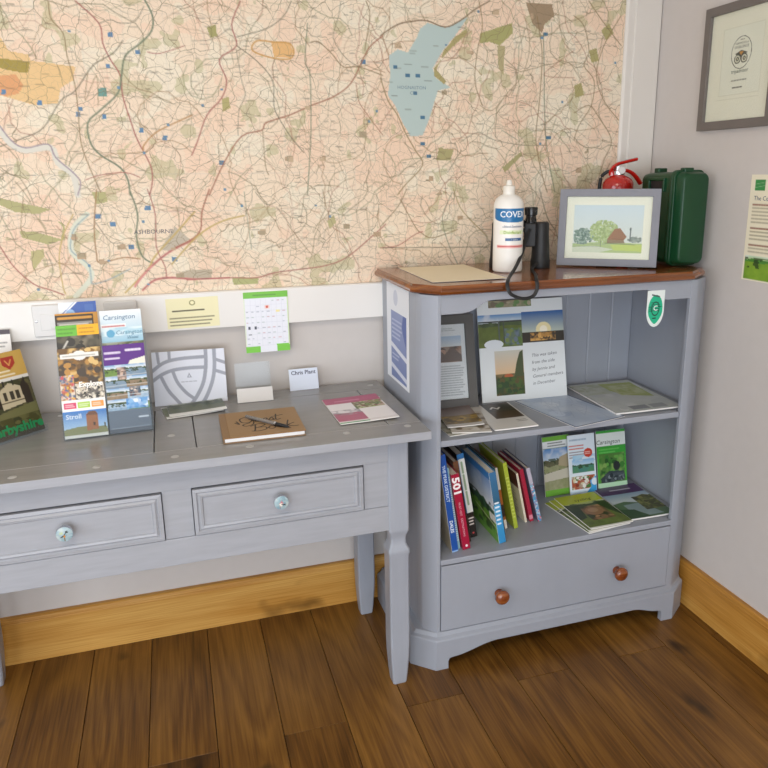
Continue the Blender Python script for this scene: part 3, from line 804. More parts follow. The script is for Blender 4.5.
# plinth: chamfered skirt with a shaped cut-out in front
bm = bmesh.new(); PY = -.438
fp = [(-.906, .093), (-.906, 0), (-.868, 0), (-.868, .024), (-.864, .033)] + sm((-.855, .035), (-.715, .061), 9) + sm((-.255, .061), (-.160, .040), 9) + [(-.151, .036), (-.147, .026), (-.147, 0), (-.106, 0), (-.106, .093)]
prism(bm, fp, PY, PY + .018, 'y')
def side(pts): prism(bm, pts, 0, .093)
side([(-.906, PY), (-.966, -.382), (-.95, -.372), (-.896, -.42)]); side([(-.966, -.382), (-.966, -.03), (-.95, -.03), (-.95, -.372)])
side([(-.106, PY), (-.034, -.385), (-.048, -.375), (-.114, -.42)]); side([(-.034, -.385), (-.034, -.03), (-.048, -.03), (-.048, -.375)])
# sloping moulding on top of the skirt
def ol(g, s=1): return [(-.966 + g, -.03), (-.966 + g, -.382), (-.906 + g * .4, PY + g), (-.106 - g * .4, PY + g), (-.034 - g * .5, -.385 + g * .5), (-.034 - g * .5, -.03)]
loft(bm, [[(x, y, z) for x, y in ol(g)] for g, z in ((0, .092), (.002, .096), (.012, .101), (.017, .112), (.03, .114))])
obj('plinth', bm, M['grey'], cb, .0012, CO)

# ================================================================ ON THE RAIL AND THE WALLS
P = Paint(.142, .085, 'efe9c0', 800); P.ell(.5, .17, .06, .09, 'a9a478', .4); P.greek(.12, .36, .9, .48, 1, '4f4b3c', 2, .9); P.greek(.06, .6, .95, .95, 3, '5b5644', 3)
tag(sheet('notice', P, .0006, loc=(-1.556, -.0298, .969), rot=(0, R(-.6), 0)), 'small pale yellow printed notice stuck on the white rail', 'notice')

P = Paint(.127, .178, 'e8eaf2', 800)
P.rect(0, 0, 1, .1, '77c043'); P.greek(.22, .03, .75, .08, 1, '55893a', 4)
for i in range(1, 8): P.line([(.03 + i * .117, .12), (.03 + i * .117, .98)], .0007, 'c3c6d4')
for i in range(1, 9): P.line([(.03, .12 + i * .096), (.97, .12 + i * .096)], .0007, 'c3c6d4')
rgc = random.Random(6)
for i in range(8):
    for j in range(9):
        if rgc.random() < .6: P.line([(.05 + i * .117, .15 + j * .088), (.05 + i * .117 + rgc.uniform(.02, .06), .15 + j * .088)], .0022, rgc.choice(('8f93a5', 'a3a8ba', '9fb3b0', 'c08a92')), .8)
P.rect(.47, .22, .57, .28, 'f0cfc6'); P.ell(.52, .25, .03, .022, 'cf5a4c'); P.rect(.72, .31, .8, .345, 'efe3a0')
for u in (.08, .22): P.rect(u, .565, u + .04, .61, '4c5160')
P.rect(.08, .69, .14, .705, '4c5160')
P.rect(0, .895, .33, 1, '7cc947'); P.rect(.7, .875, 1, 1, '7cc947'); P.rect(.33, .9, .7, 1, 'e8eaf2')
P.rect(0, .1, .02, .9, 'dfe8d2'); P.rect(.98, .1, 1, .9, 'cfe3b4')
tag(sheet('leaflet', P, .0012, loc=(-1.345, -.0298, .8825), mat=M['gloss'], curl=.001), 'green bordered chart leaflet hanging off the white rail', 'leaflet')

P = Paint(.21, .286, 'ece5cc', 420)
P.rect(.07, .05, .25, .15, '3f8f4d'); P.line([(.07, .09), (.25, .07)], .001, 'd5e5c8'); P.line([(.07, .12), (.25, .1)], .001, 'd5e5c8')
P.greek(.07, .26, .95, .46, 6, '8d8468', 3, .7); P.greek(.07, .48, .95, .62, 4, '8d8468', 5, .7); P.greek(.07, .64, .95, .74, 3, '8d8468', 7, .7)
for v in (.265, .485, .645): P.greek(.07, v, .5, v + .03, 1, '8f4a3a', 8, .9)
P.landscape(.03, .76, .97, .985, ('c9dcc0', 'a9c98a'), '4f8a3a', ('8fb23a', '5f8a2c'), .12, 9)
tag(sheet('notice', P, .0008, [('The Countryside Code', .016, .218, .017, '3c4a6a')], loc=(.0003, -.468, 1.087), rot=(0, 0, FACE_LEFT)), 'cream countryside notice with a green field photo on the right wall below the framed certificate', 'notice')

def picture(name, label, cat, loc, rot, w, h, bar, dep, mfr, P, texts, mount, lip=.004, pmat='paper'):
    t = thing(name, label, cat, loc, rot)
    bm = bmesh.new()
    o = [(0, 0), (w, 0), (w, h), (0, h)]; i = [(bar, bar), (w - bar, bar), (w - bar, h - bar), (bar, h - bar)]
    R4 = [[bm.verts.new((p[0], y, p[1])) for p in q] for q, y in ((o, 0), (o, -dep), (i, -dep), (i, 0))]
    for a_, b_ in zip(R4, R4[1:] + R4[:1]):
        for k in range(4): bm.faces.new((a_[k], a_[(k + 1) % 4], b_[(k + 1) % 4], b_[k]))
    obj('frame', bm, mfr, t, .001)
    sheet('picture', P, .001, texts, M[pmat], t, None, (bar - .002, -dep * .42, bar - .002))
    bm = bmesh.new(); box(bm, bar - .002, w - bar + .002, -dep * .42 - .0045, -dep * .42 - .003, bar - .002, h - bar + .002); obj('glass', bm, M['glass'], t)
    bm = bmesh.new(); box(bm, .004, w - .004, -dep * .35, -.001, .004, h - .004); obj('backing_board', bm, M['back'], t)
    return t

# framed certificate, right wall
w, h, bar = .285, .331, .0235
P = Paint(w - 2 * bar + .004, h - 2 * bar + .004, 'eee7d2', 640); a, b = P.w, P.h
def cu(y): return (-.2515 - y) / a
def cvv(z): return (1.8065 - z) / b
u0, u1, v0, v1 = cu(-.302), cu(-.452), cvv(1.762), cvv(1.588)
P.rect(u0, v0, u1, v1, 'ece7d4')
for q in ([(u0, v0), (u1, v0), (u1, v1), (u0, v1), (u0, v0)],): P.line(q, .0009, 'b3aa8c')
P.line([(u0 - .06, cvv(1.577)), (u1, cvv(1.577))], .0009, 'b3aa8c')
cc = (cu(-.375), cvv(1.695)); P.ell(cc[0], cc[1], .038 / a, .042 / b, '4f4c44', .05); P.ell(cc[0], cc[1], .036 / a, .040 / b, 'ece7d4')
ev = cc[1] + .016 / b
P.poly([(cc[0] - .024 / a, ev - .014 / b), (cc[0], ev - .022 / b), (cc[0] + .024 / a, ev - .014 / b), (cc[0], ev - .004 / b)], '54503f')
P.poly([(cc[0] - .008 / a, ev - .018 / b), (cc[0] + .008 / a, ev - .018 / b), (cc[0], ev - .008 / b)], 'c98a3a')
for s_ in (-1, 1):
    P.ell(cc[0] + s_ * .0125 / a, ev, .0125 / a, .0125 / b, '45423a'); P.ell(cc[0] + s_ * .0125 / a, ev, .0095 / a, .0095 / b, 'd9d3bc')
    P.ell(cc[0] + s_ * .0125 / a, ev, .0055 / a, .0055 / b, '45423a'); P.ell(cc[0] + s_ * .0125 / a, ev, .0028 / a, .0028 / b, 'c9c0a0')

X = cc[0] * a
P.greek(cc[0] - .006 / a, cvv(1.731), cc[0] + .008 / a, cvv(1.725), 1, '6a665a', 3, .9); P.greek(cc[0] - .028 / a, cvv(1.628), cc[0] + .03 / a, cvv(1.62), 1, '46433a', 4, .8); P.greek(cc[0] - .022 / a, cvv(1.61), cc[0] + .026 / a, cvv(1.601), 1, '46433a', 6, .9)
def ct(s_, z, size, c='46433a'): return (s_, X, b - cvv(z) * b, size, c, {'align': 'CENTER'})
picture('framed_certificate', 'taupe framed travel certificate hanging high on the right wall', 'framed certificate', (0, -.246, 1.4975), (0, 0, FACE_LEFT), w, h, bar, .018, M['frame_taupe'], P,
        [ct('CERTIFICATE of', 1.7165, .007), ct('EXCELLENCE', 1.7065, .009), ct('tripadvisor', 1.643, .0145, '3f4a3c')], 0)

# ================================================================ ON THE TABLE
TZ = .7605
# acrylic leaflet rack, two columns, leaning back
HA = R(19); HRZ = R(2.6)
HL = Vector((-1.8176, -.2829, TZ))
rot = Matrix.Rotation(HRZ, 4, 'Z')
hd = thing('leaflet_rack', 'clear acrylic two column leaflet rack standing on the table', 'leaflet rack', HL, (0, 0, HRZ))
lean = (-HA, 0, 0)
W2c, WC = .211, .1025
bm = bmesh.new(); box(bm, 0, W2c, .047, .050, .019, .265); obj('back_panel', bm, M['acrylic'], hd, rot=lean)
bm = bmesh.new(); box(bm, 0, W2c, -.0065, -.0045, .002, .065); obj('front_lip', bm, M['acrylic'], hd, rot=lean)
for x in (0, .1045, W2c - .002): 
    bm = bmesh.new(); prism(bm, [(-.0045, .002), (.047, .019), (.047, .26), (.04, .26), (.01, .21), (-.0045, .19)], x, x + .002, 'x'); obj('divider', bm, M['acrylic'], hd, rot=lean)
bm = bmesh.new(); box(bm, 0, W2c, -.007, .055, .0, .002); obj('base_plate', bm, M['acrylic'], hd)
for y0, z in ((.007, .0618), (.0175, .0938), (.029, .1238)):
    bm = bmesh.new(); box(bm, .002, W2c - .002, y0, y0 + .005, .014, z); obj('step', bm, M['acrylic'], hd, rot=lean)
LR = rot @ Matrix.Rotation(-HA, 4, 'X')
def racked(P, texts, label, x, y, z, t=.003, cat='leaflet', group='leaflets in the acrylic rack'):
    o = sheet('leaflet', P, t, texts, M['gloss'], loc=HL + LR @ Vector((x, y, z)), rot=(-HA, 0, HRZ)); return tag(o, label, cat, group)
LW, LH = .099, .222
P = Paint(LW, LH, '8a6a3c')
P.blobs(0, 0, 1, .58, ['3f3222', '8a6230', 'b98a4a', 'd9b878', '6b4f30', '4a4038'], 7, 31)
P.blobs(0, .3, .32, .58, ['c95a60', 'd9b24a', '5a6f8a', 'e0d0c0', 'b06a3a'], 5, 32)
P.blobs(.35, .4, 1, .58, ['3b3a38', 'c9bda8', '6a6460', 'e0d8c8'], 9, 33)
P.ell(.5, .085, .16, .055, 'eceae4'); P.poly([(.06, .06), (.94, .055), (.94, .105), (.06, .115)], 'eceae4'); P.greek(.12, .07, .9, .105, 1, '8b8a84', 3)
P.rect(0, .575, 1, .7, 'f0eeea')
for i, c in enumerate(('d2426a', 'a9cf4a', 'f09a48')): P.rect(.05 + i * .315, .605, .33 + i * .315, .675, c); P.greek(.08 + i * .315, .62, .3 + i * .315, .66, 2, 'f4f0ec', i, .7)
P.grad(0, .7, 1, .93, '3f7fc4', 'b9d3e6'); P.poly([(0, .9), (.4, .875), (1, .9), (1, 1), (0, 1)], '8a8a5c'); P.rect(0, .965, 1, 1, 'dfdcd2')
P.poly([(.52, .93), (.52, .755), (.6, .72), (.74, .72), (.8, .755), (.8, .92)], 'a8683c'); P.poly([(.52, .76), (.6, .715), (.74, .715), (.8, .76)], '7c4a2a'); P.rect(.68, .84, .72, .88, '4b3020'); P.rect(.92, .86, .95, .91, '5a5030')
racked(P, [('Explore', .042, .125, .0175, 'f6f3ee', {'bold': .0005}), ('Stroll', .006, .0475, .0165, 'eef3f8', {'bold': .0003})], 'brown leaflet with three coloured tabs and a stone tower, front of the left rack column', .003, -.0005, .0025)
P = Paint(LW, LH, '3c3a34'); P.rect(0, 0, .5, .125, '67b83c'); P.rect(.5, 0, 1, .125, 'f2b21c'); P.greek(.05, .02, .45, .11, 2, '4c8a2c', 1); P.greek(.55, .02, .95, .11, 2, 'b5821a', 2)
P.blobs(0, .125, 1, .6, ['2f2f2e', '5a5648', '38362f', '7a7260'], 5, 41); P.line([(.1, .29), (.25, .18)], .004, 'c9c6bd')
racked(P, [], 'dark leaflet with a green and yellow header in the left rack column', .003, .011, .062)
P = Paint(LW, LH, '2b2620'); P.rect(0, 0, 1, .02, 'c98a2c'); P.rect(.9, 0, 1, 1, 'b98432'); P.greek(.08, .02, .88, .09, 1, 'c98f3a', 3, .95); P.rect(.05, .1, .85, .155, '8d8c88'); P.greek(.1, .11, .8, .15, 1, 'dedbd2', 4, .9); P.blobs(0, .17, .9, 1, ['2b2620', '4a4030', '6a5a3c'], 5, 5)
racked(P, [], 'black and gold leaflet in the left rack column below the blue one', .003, .0215, .094)
P = Paint(.088, LH, '2c5aa8'); P.poly([(0, 0), (.42, 0), (0, .16)], 'dfe6ec'); P.poly([(.0, .17), (.45, 0), (.5, 0), (.06, .18)], 'f2f4f6'); P.ell(.3, .13, .12, .05, '8fb4dc'); P.rect(.68, .03, .92, .12, '3c66ad')
racked(P, [], 'blue leaflet with a pale corner peeping out at the top of the left rack column', .012, .033, .124, .002)
P = Paint(LW, LH, '6f7a86'); P.rect(0, 0, 1, .235, '5a2a86'); P.greek(.05, .06, .5, .12, 1, 'd9cfe6', 2, .9); P.greek(.55, .04, .95, .1, 1, 'e6def0', 5, .9); P.greek(.05, .13, .4, .18, 1, 'd9cfe6', 7, .9); P.poly([(.62, .19), (1, .15), (1, .25), (.55, .25)], 'e9e6d8')
for r_ in range(4):
    for c_ in range(2): P.landscape(c_ * .5, .235 + r_ * .13, c_ * .5 + .495, .235 + (r_ + 1) * .13 - .006, ('7fa8d0', 'd9e2e6'), '4a5a3c', (('7a9a4c', '5a7a3a'), ('8a9aa8', '6a8aa4'), ('a08a70', '7a6a54'), ('7fa0c0', 'b9c9d2'))[(r_ + c_) % 4], .3, 60 + r_ * 2 + c_)
P.blobs(.3, .26, .5, .4, ['8a6a5a', 'c9b0a0', '4a4a50'], 3, 54); P.blobs(.55, .5, .8, .6, ['6a4a44', 'd0c0b4', '4a5a6a'], 3, 55)
P.blobs(.45, .62, .95, .74, ['4a86c4', 'dfe8f0', '6aa0d4', '86b4dc'], 4, 53)
for v in (.36, .47, .58): P.line([(0, v), (1, v - .01)], .0012, 'dfe3e3')
P.rect(0, .76, 1, .93, '6c7682'); P.greek(.72, .82, .95, .86, 1, 'dfe3e8', 3, .95); P.line([(.05, .95), (.95, .945)], .001, 'c9ccd0'); P.rect(0, .955, 1, 1, '59616b')
racked(P, [], 'leaflet with a purple header and a photo collage, front of the right rack column', .1065, -.0005, .0025)
P = Paint(LW, LH, 'cfe0ea'); P.grad(0, 0, 1, .4, 'e9eff2', '8fc0d6'); P.rect(0, .16, .6, .2, 'e9eef0'); P.greek(.04, .165, .6, .205, 1, 'c05a5a', 3, .9); P.blobs(0, .2, 1, .3, ['a9d3e2', '7fb9d2', 'd9eaf0'], 4, 61); P.ell(.22, .27, .1, .045, '5fa6c9'); P.greek(.62, .32, .95, .35, 1, '6a8a9a', 2); P.blobs(0, .37, 1, .46, ['6a7a5a', '8f8a70', 'b0b8a8'], 6, 63)
racked(P, [('Carsington', .006, LH - .024, .0175, '3f6f96', {'shear': .15}), ('Carsington', .034, LH - .063, .0145, '4a7f9f', {'shear': .15}), ('Water', .06, LH - .075, .0105, '4a7f9f', {'shear': .15})], 'pale blue leaflet behind the purple one in the right rack column', .1065, .0215, .094)

# booklets at the left end, in a clear stand
RB = R(42); LB_ = R(17)
MB = Matrix.Rotation(RB, 4, 'Z')
OB = Vector((-1.876, -.178, TZ)) - MB @ Vector((.152, 0, 0))
st = thing('leaflet_stand', 'clear acrylic stand at the left end of the table holding the gold topped booklet', 'leaflet stand', OB, (0, 0, RB))
bm = bmesh.new(); box(bm, 0, .156, .012, .014, .0065, .2); obj('back_panel', bm, M['acrylic'], st, rot=(-LB_, 0, 0))
bm = bmesh.new(); box(bm, 0, .156, -.012, .07, 0, .002); obj('base_plate', bm, M['acrylic'], st)
bm = bmesh.new(); box(bm, 0, .156, -.012, -.010, .002, .018); obj('front_lip', bm, M['acrylic'], st)
P = Paint(.148, .21, '4a4030')
P.rect(0, 0, 1, .3, 'c4a052'); P.poly([(.62, .06), (.84, .06), (.84, .15), (.73, .215), (.62, .15)], 'a8382c'); P.line([(.68, .1), (.73, .16), (.78, .1)], .003, 'd9a05a'); P.greek(.1, .2, .9, .29, 2, 'e9dfc4', 2, .9)
P.rect(0, .3, 1, .36, 'd9d6cf'); P.blobs(0, .34, 1, .92, ['2c2a20', '4a4430', '343a22', '5f5838', '3e4026'], 7, 71)
P.poly([(0, .42), (.14, .38), (.3, .43), (.3, .62), (0, .64)], 'b3a688'); P.rect(0, .56, .3, .575, '6a5f48'); P.poly([(.4, .45), (.62, .36), (.8, .42), (.82, .63), (.42, .66)], 'bdb092'); P.rect(.42, .58, .82, .592, '6a5f48')
for u in (.05, .18, .48, .6, .7): P.rect(u, .46, u + .06, .56, '3b3428')
P.poly([(.28, .44), (.36, .36), (.42, .46), (.42, .64), (.3, .63)], '2c241c'); P.poly([(.8, .42), (.88, .34), (.95, .45), (.95, .66), (.82, .64)], '33291f')
for u in (.1, .3, .52, .68, .88): P.rect(u, .33, u + .03, .4, '2a241e')
P.poly([(0, .72), (1, .64), (1, .76), (0, .82)], '6a6840'); P.blobs(0, .76, 1, .9, ['45431f', '5f5c34', '36381e'], 6, 72)
tag(sheet('booklet', P, .005, [('Derbyshire', .000, .012, .0325, '1f8650', {'bold': .0012})], M['gloss'], loc=OB + MB @ Vector((.004, -.001, .0035)), rot=(-LB_, 0, RB)), 'booklet with a gold header and green lettering at the left end of the table', 'booklet')
P = Paint(.1, .243, 'ece8e2'); P.rect(0, 0, 1, .05, '3a2a30'); P.greek(.1, .12, .95, .2, 2, '6a6460', 4); P.rect(.55, .33, 1, .36, '55575c'); P.rect(.1, .42, .95, .9, 'b9b6b0')
tag(sheet('leaflet', P, .003, (), M['gloss'], loc=Vector((-2.049, -.078, TZ)), rot=(-R(9), 0, 0)), 'white leaflet with a dark top edge behind the gold topped booklet', 'leaflet')

# white card with grey arcs, leaning on the wall
P = Paint(.197, .151, 'dfe3ee', 800); g = 'a2a6b2'
def cp(x, y): return ((x - 10) / 314, (y - 84) / 226)
for w_, q in ((.0095, [(5, 165), (60, 130), (130, 117), (240, 115)]), (.0095, [(5, 205), (50, 178), (100, 163), (170, 158), (240, 160)]), (.010, [(243, 80), (240, 150), (225, 220), (195, 275), (165, 312)]), (.010, [(280, 80), (277, 160), (262, 225), (230, 290), (205, 318)]),
              (.009, [(45, 190), (70, 245), (100, 285), (125, 315)]), (.009, [(95, 165), (112, 215), (145, 260), (180, 290)]), (.009, [(280, 128), (330, 148)]), (.009, [(275, 175), (330, 195)]), (.008, [(34, 80), (38, 130)]), (.008, [(85, 80), (85, 122)])):
    P.line([cp(*p) for p in spline_ if 1] if (spline_ := [(v.x, v.y) for v in spline([(a_, b_, 0) for a_, b_ in q], 5)]) else [], w_, g)
P.poly([cp(155, 198), cp(165, 178), cp(176, 198)], g); P.poly([cp(161, 196), cp(165, 188), cp(170, 196)], 'dfe3ee'); P.greek(*cp(130, 211), *cp(200, 220), 1, '8f93a0', 3)
tag(sheet('card', P, .002, loc=(-1.608, -.071, TZ), rot=(-R(12), 0, R(-3))), 'large white card with grey interlaced arcs propped against the wall', 'card')
P = Paint(.15, .105, 'e0e0da'); P.landscape(0, 0, 1, .86, ('8f9488', 'a9aa98'), '4c5236', ('6a7040', '4a5228'), .1, 17); P.blobs(.55, .2, .9, .5, ['7a4a4a', 'c9b8b0', '5a5a48'], 4, 4)
tag(sheet('leaflet', P, .0025, mat=M['gloss'], loc=(-1.577, -.2015, TZ), rot=(FLAT, 0, R(9)), curl=.002), 'green photo leaflet lying in front of the white card with arcs', 'leaflet', 'leaflets in front of the arc card')
P = Paint(.15, .105, 'e6e6e2'); P.landscape(0, 0, 1, .8, ('6f7a70', '8f9a88'), '3c4430', ('5a6038', '4a5030'), .1, 18)
tag(sheet('leaflet', P, .0025, mat=M['gloss'], loc=(-1.570, -.196, TZ + .003), rot=(FLAT, 0, R(4)), curl=.004), 'topmost of the two photo leaflets in front of the arc card', 'leaflet', 'leaflets in front of the arc card')

# empty acrylic card stand
ac = thing('card_stand', 'empty clear acrylic card stand between the arc card and the name card', 'card stand', (-1.386, -.118, TZ), (0, 0, R(-1)))
bm = bmesh.new(); box(bm, 0, .1, .036, .038, 0, .11); obj('back_panel', bm, M['acrylic'], ac, rot=(-R(10), 0, 0))
bm = bmesh.new(); box(bm, 0, .1, -.002, 0, .0, .04); obj('front_pocket', bm, M['switch'], ac, rot=(-R(24), 0, 0))
bm = bmesh.new(); box(bm, 0, .1, 0, .045, 0, .002); obj('base_plate', bm, M['acrylic'], ac)
P = Paint(.087, .064, 'dce4f2'); tag(sheet('card', P, .0006, [('Chris Plant', .0435, .047, .0165, '55586c', {'align': 'CENTER', 'bold': .0003})], loc=(-1.2265, -.049, TZ), rot=(-R(15), 0, R(1)), ), 'small white name card leaning on the wall beyond the guest book', 'name card')

# guest book and pen
gb = thing('guest_book', 'square kraft covered guest book with white pages lying on the table', 'book', (-1.4485, -.439, TZ), (0, 0, R(-.5)))
bm = bmesh.new(); box(bm, .004, .196, .003, .19, .0025, .0125); obj('pages', bm, plain('white_pages', 'f0efee', .7, stretch=(1, 1, 60)), gb, .0008)
bm = bmesh.new(); box(bm, 0, .199, 0, .193, 0, .0022); obj('back_cover', bm, plain('kraft_board', '94795a', .75, var=.08, scale=60), gb, .0006)
P = Paint(.199, .193, '9c7f5c', 900); P.rect(0, 0, .075, 1, '8f7353'); P.line([(.08, 0), (.08, 1)], .0012, '82623c')
ink = '2b211a'
def sc(pts, k=5): return [(v.x, v.y) for v in spline([(p[0], p[1], 0) for p in pts], k)]
strokes = [
 [(.40, .30), (.33, .25), (.25, .32), (.27, .46), (.36, .48), (.40, .38), (.36, .36), (.41, .38), (.40, .56), (.31, .62), (.27, .56), (.36, .50)],
 [(.44, .38), (.44, .47), (.49, .46), (.50, .37), (.51, .47), (.55, .44)], [(.55, .43), (.59, .41), (.58, .36), (.54, .40), (.56, .48), (.61, .45)],
 [(.61, .45), (.65, .36), (.67, .45), (.62, .48), (.68, .46)], [(.72, .24), (.70, .46), (.76, .45)], [(.66, .33), (.80, .29)], [(.18, .45), (.23, .52), (.20, .40)],
 [(.42, .60), (.40, .80), (.38, .84)], [(.36, .64), (.46, .57), (.54, .62), (.47, .70), (.41, .71), (.53, .72), (.54, .80), (.45, .85), (.36, .83)],
 [(.60, .70), (.57, .77), (.62, .81), (.66, .75), (.61, .70), (.68, .73)], [(.71, .69), (.68, .76), (.73, .80), (.77, .74), (.72, .69), (.79, .71)],
 [(.84, .54), (.81, .70), (.80, .82)], [(.90, .66), (.82, .73), (.88, .80), (.94, .79)]]
for q in strokes: P.line(sc(q), .0036, ink, .95)
sheet('front_cover', P, .0025, (), M['paper'], gb, None, (0, 0, .0125), (FLAT, 0, 0), edge='8f673a')
pn = thing('pen', 'dark ballpoint pen lying across the guest book cover', 'pen', (-1.3825, -.299, TZ + .0195), (0, R(90), R(-52)))
bm = bmesh.new(); lathe(bm, [(.0001, 0), (.0022, .001), (.0044, .004), (.0046, .06), (.0046, .105)], 16); obj('barrel', bm, M['pen'], pn, smooth=True)
bm = bmesh.new(); lathe(bm, [(.0049, .105), (.0050, .108), (.0049, .111)], 16); obj('ring', bm, M['steel'], pn, smooth=True)
bm = bmesh.new(); lathe(bm, [(.0046, .111), (.0044, .135), (.0022, .152), (.0009, .155), (.0006, .160)], 16); obj('tip', bm, M['black'], pn, smooth=True)
bm = bmesh.new(); box(bm, .004, .0055, -.0016, .0016, .004, .045); obj('clip', bm, M['steel'], pn, .0004)

# pink leaflet
P = Paint(.158, .222, 'e6e1e2'); P.rect(0, 0, 1, .24, 'ad4a70'); P.greek(.2, .1, .75, .18, 1, 'd08aa6', 2, .8); P.rect(0, .24, .45, .62, 'e9e6e8'); P.blobs(0, .5, .5, .66, ['b9b4ba', 'e0dce0', '9a94a0'], 4, 7)
P.blobs(.45, .24, 1, .52, ['6a7a3a', 'b9a090', '8a9a4a', '7a4038', 'c9c4a8', '54682c'], 7, 8); P.rect(.5, .50, 1, .92, 'ece9ea'); P.line([(.5, .5), (1, .5)], .003, '9ab04a'); P.rect(0, .66, .5, .92, 'b25876'); P.blobs(0, .62, .5, .7, ['a88a96', 'b25876', '8a6a70'], 5, 9); P.rect(0, .92, 1, .965, 'e2dede'); P.rect(0, .965, .5, 1, '4f9a5c'); P.rect(.97, .3, 1, 1, 'dcd8da')
tag(sheet('leaflet', P, .003, mat=M['gloss'], loc=(-1.1525, -.399, TZ), rot=(FLAT, 0, R(1.2)), curl=.003), 'pink and white leaflet lying at the right end of the table', 'leaflet')

# ================================================================ ON THE BOOKCASE
BZ = 1.1105
P = Paint(.21, .33, 'ebdfc2', 420)
tag(sheet('paper_sheet', P, .0008, loc=(-.893, -.372, BZ), rot=(FLAT, 0, R(-1.5)), curl=.0015), 'blank cream sheet of paper lying on the left of the bookcase top', 'sheet of paper')

# white bottle
bt = thing('cleaner_bottle', 'white bottle of cleaning fluid with a blue topped label on the bookcase', 'bottle', (-.614, -.230, BZ))
bm = bmesh.new(); lathe(bm, [(.0001, .001), (.037, 0), (.041, .003), (.042, .008), (.042, .182), (.041, .192), (.036, .203), (.027, .211), (.0165, .2155), (.0155, .217)], 48); obj('body', bm, M['bottle'], bt, smooth=True)
bm = bmesh.new(); lathe(bm, [(.0155, .213), (.0165, .2135), (.0168, .235), (.0158, .238), (.0125, .2385), (.0085, .241), (.0075, .249), (.0062, .254), (.0001, .2545)], 32); obj('cap', bm, plain('cap_white', 'e6e2d8', .3, var=.01), bt, smooth=True)
LWb, LHb = .118, .112
P = Paint(LWb, LHb, 'efece6', 900)
P.rect(0, 0, 1, .22, '1f6fa6'); P.ell(.5, .22, .5, .12, '1f6fa6')
P.greek(.25, .42, .8, .48, 1, '7b8494', 3, .8); P.rect(.18, .53, .86, .63, 'e4ecc8'); P.rect(.32, .72, .76, .79, '2f5f90')
P.rect(.1, .89, .95, .97, 'e6b4ae'); P.greek(.12, .9, .95, .96, 1, 'c04440', 5, .95)
def wrap(x, y, z):
    a = R(-97) + (x - LWb / 2) / .0425
    r = .0424 - y - .0008
    return (r * math.cos(a), r * math.sin(a), z)
sheet('label', P, .0006, [('COVEX', .060, .0885, .0235, 'e9eff4', {'align': 'CENTER', 'bold': .0004}), ('Hand Sanitiser', .06, .0605, .009, '6a7688', {'align': 'CENTER'}), ('Disinfectant', .06, .043, .0115, '8fae3a', {'align': 'CENTER', 'bold': .0002}), ('1 Litre', .064, .0243, .0075, 'dfe6ee', {'align': 'CENTER'})], M['gloss'], bt, wrap, (0, 0, .066))

# binoculars standing on their objectives
bn = thing('binoculars', 'black binoculars standing upright behind the white bottle', 'binoculars', (-.542, -.162, BZ), (0, 0, R(-29)))
for s_ in (1, -1):
    T = Matrix.Translation((s_ * .061, 0, 0))
    bm = bmesh.new(); lathe(bm, [(.022, .002), (.0285, 0), (.029, .004), (.0285, .022), (.0265, .03), (.0255, .06), (.0235, .085), (.0225, .1), (.0225, .128), (.020, .133), (.0001, .134)], 32, T); obj('objective_barrel', bm, M['black'], bn, smooth=True)
    bm = bmesh.new(); lathe(bm, [(.0001, .004), (.0215, .0035), (.022, .002)], 24, T); obj('objective_lens', bm, M['lens'], bn, smooth=True)
    bm = bmesh.new(); T2 = Matrix.Translation((s_ * .030, 0, 0))
    prism(bm, [(s_ * .012, -.02), (s_ * .045, -.022), (s_ * .053, -.012), (s_ * .053, .012), (s_ * .045, .022), (s_ * .012, .02)], .062, .131); obj('prism_housing', bm, M['black'], bn, .004, seg=3)
    bm = bmesh.new(); lathe(bm, [(.0165, .128), (.0165, .142), (.0150, .144), (.0150, .152), (.0185, .154), (.0195, .172), (.0185, .176), (.0130, .176), (.012, .170), (.0001, .169)], 28, T2); obj('eyepiece', bm, M['black_gloss'], bn, smooth=True)
bm = bmesh.new(); lathe(bm, [(.0001, .05), (.009, .05), (.009, .118), (.0001, .118)], 20); box(bm, -.02, .02, -.006, .006, .07, .082); box(bm, -.02, .02, -.006, .006, .105, .115); obj('hinge', bm, M['black_gloss'], bn, smooth=True)
bm = bmesh.new(); lathe(bm, [(.0001, .118), (.0125, .119), (.0135, .122), (.0135, .136), (.0125, .139), (.0001, .14)], 24); obj('focus_wheel', bm, M['black'], bn, smooth=True)
bm = bmesh.new()
inv = (Matrix.Translation((-.542, -.162, BZ)) @ Matrix.Rotation(R(-29), 4, 'Z')).inverted()
sp = spline([(-.530, -.200, 1.225), (-.548, -.215, 1.200), (-.5785, -.252, 1.165), (-.622, -.305, 1.135), (-.676, -.378, 1.1185), (-.708, -.432, 1.1155), (-.716, -.4475, 1.100), (-.706, -.451, 1.081), (-.673, -.452, 1.069), (-.644, -.451, 1.074), (-.631, -.4475, 1.095), (-.627, -.432, 1.1155), (-.592, -.36, 1.1165), (-.545, -.25, 1.1165), (-.515, -.225, 1.13)], 5)
tube(bm, [inv @ v for v in sp], 0, 8, flat=(.0048, .0011, (.1, -.85, .5))); obj('neck_strap', bm, M['black'], bn, smooth=True)

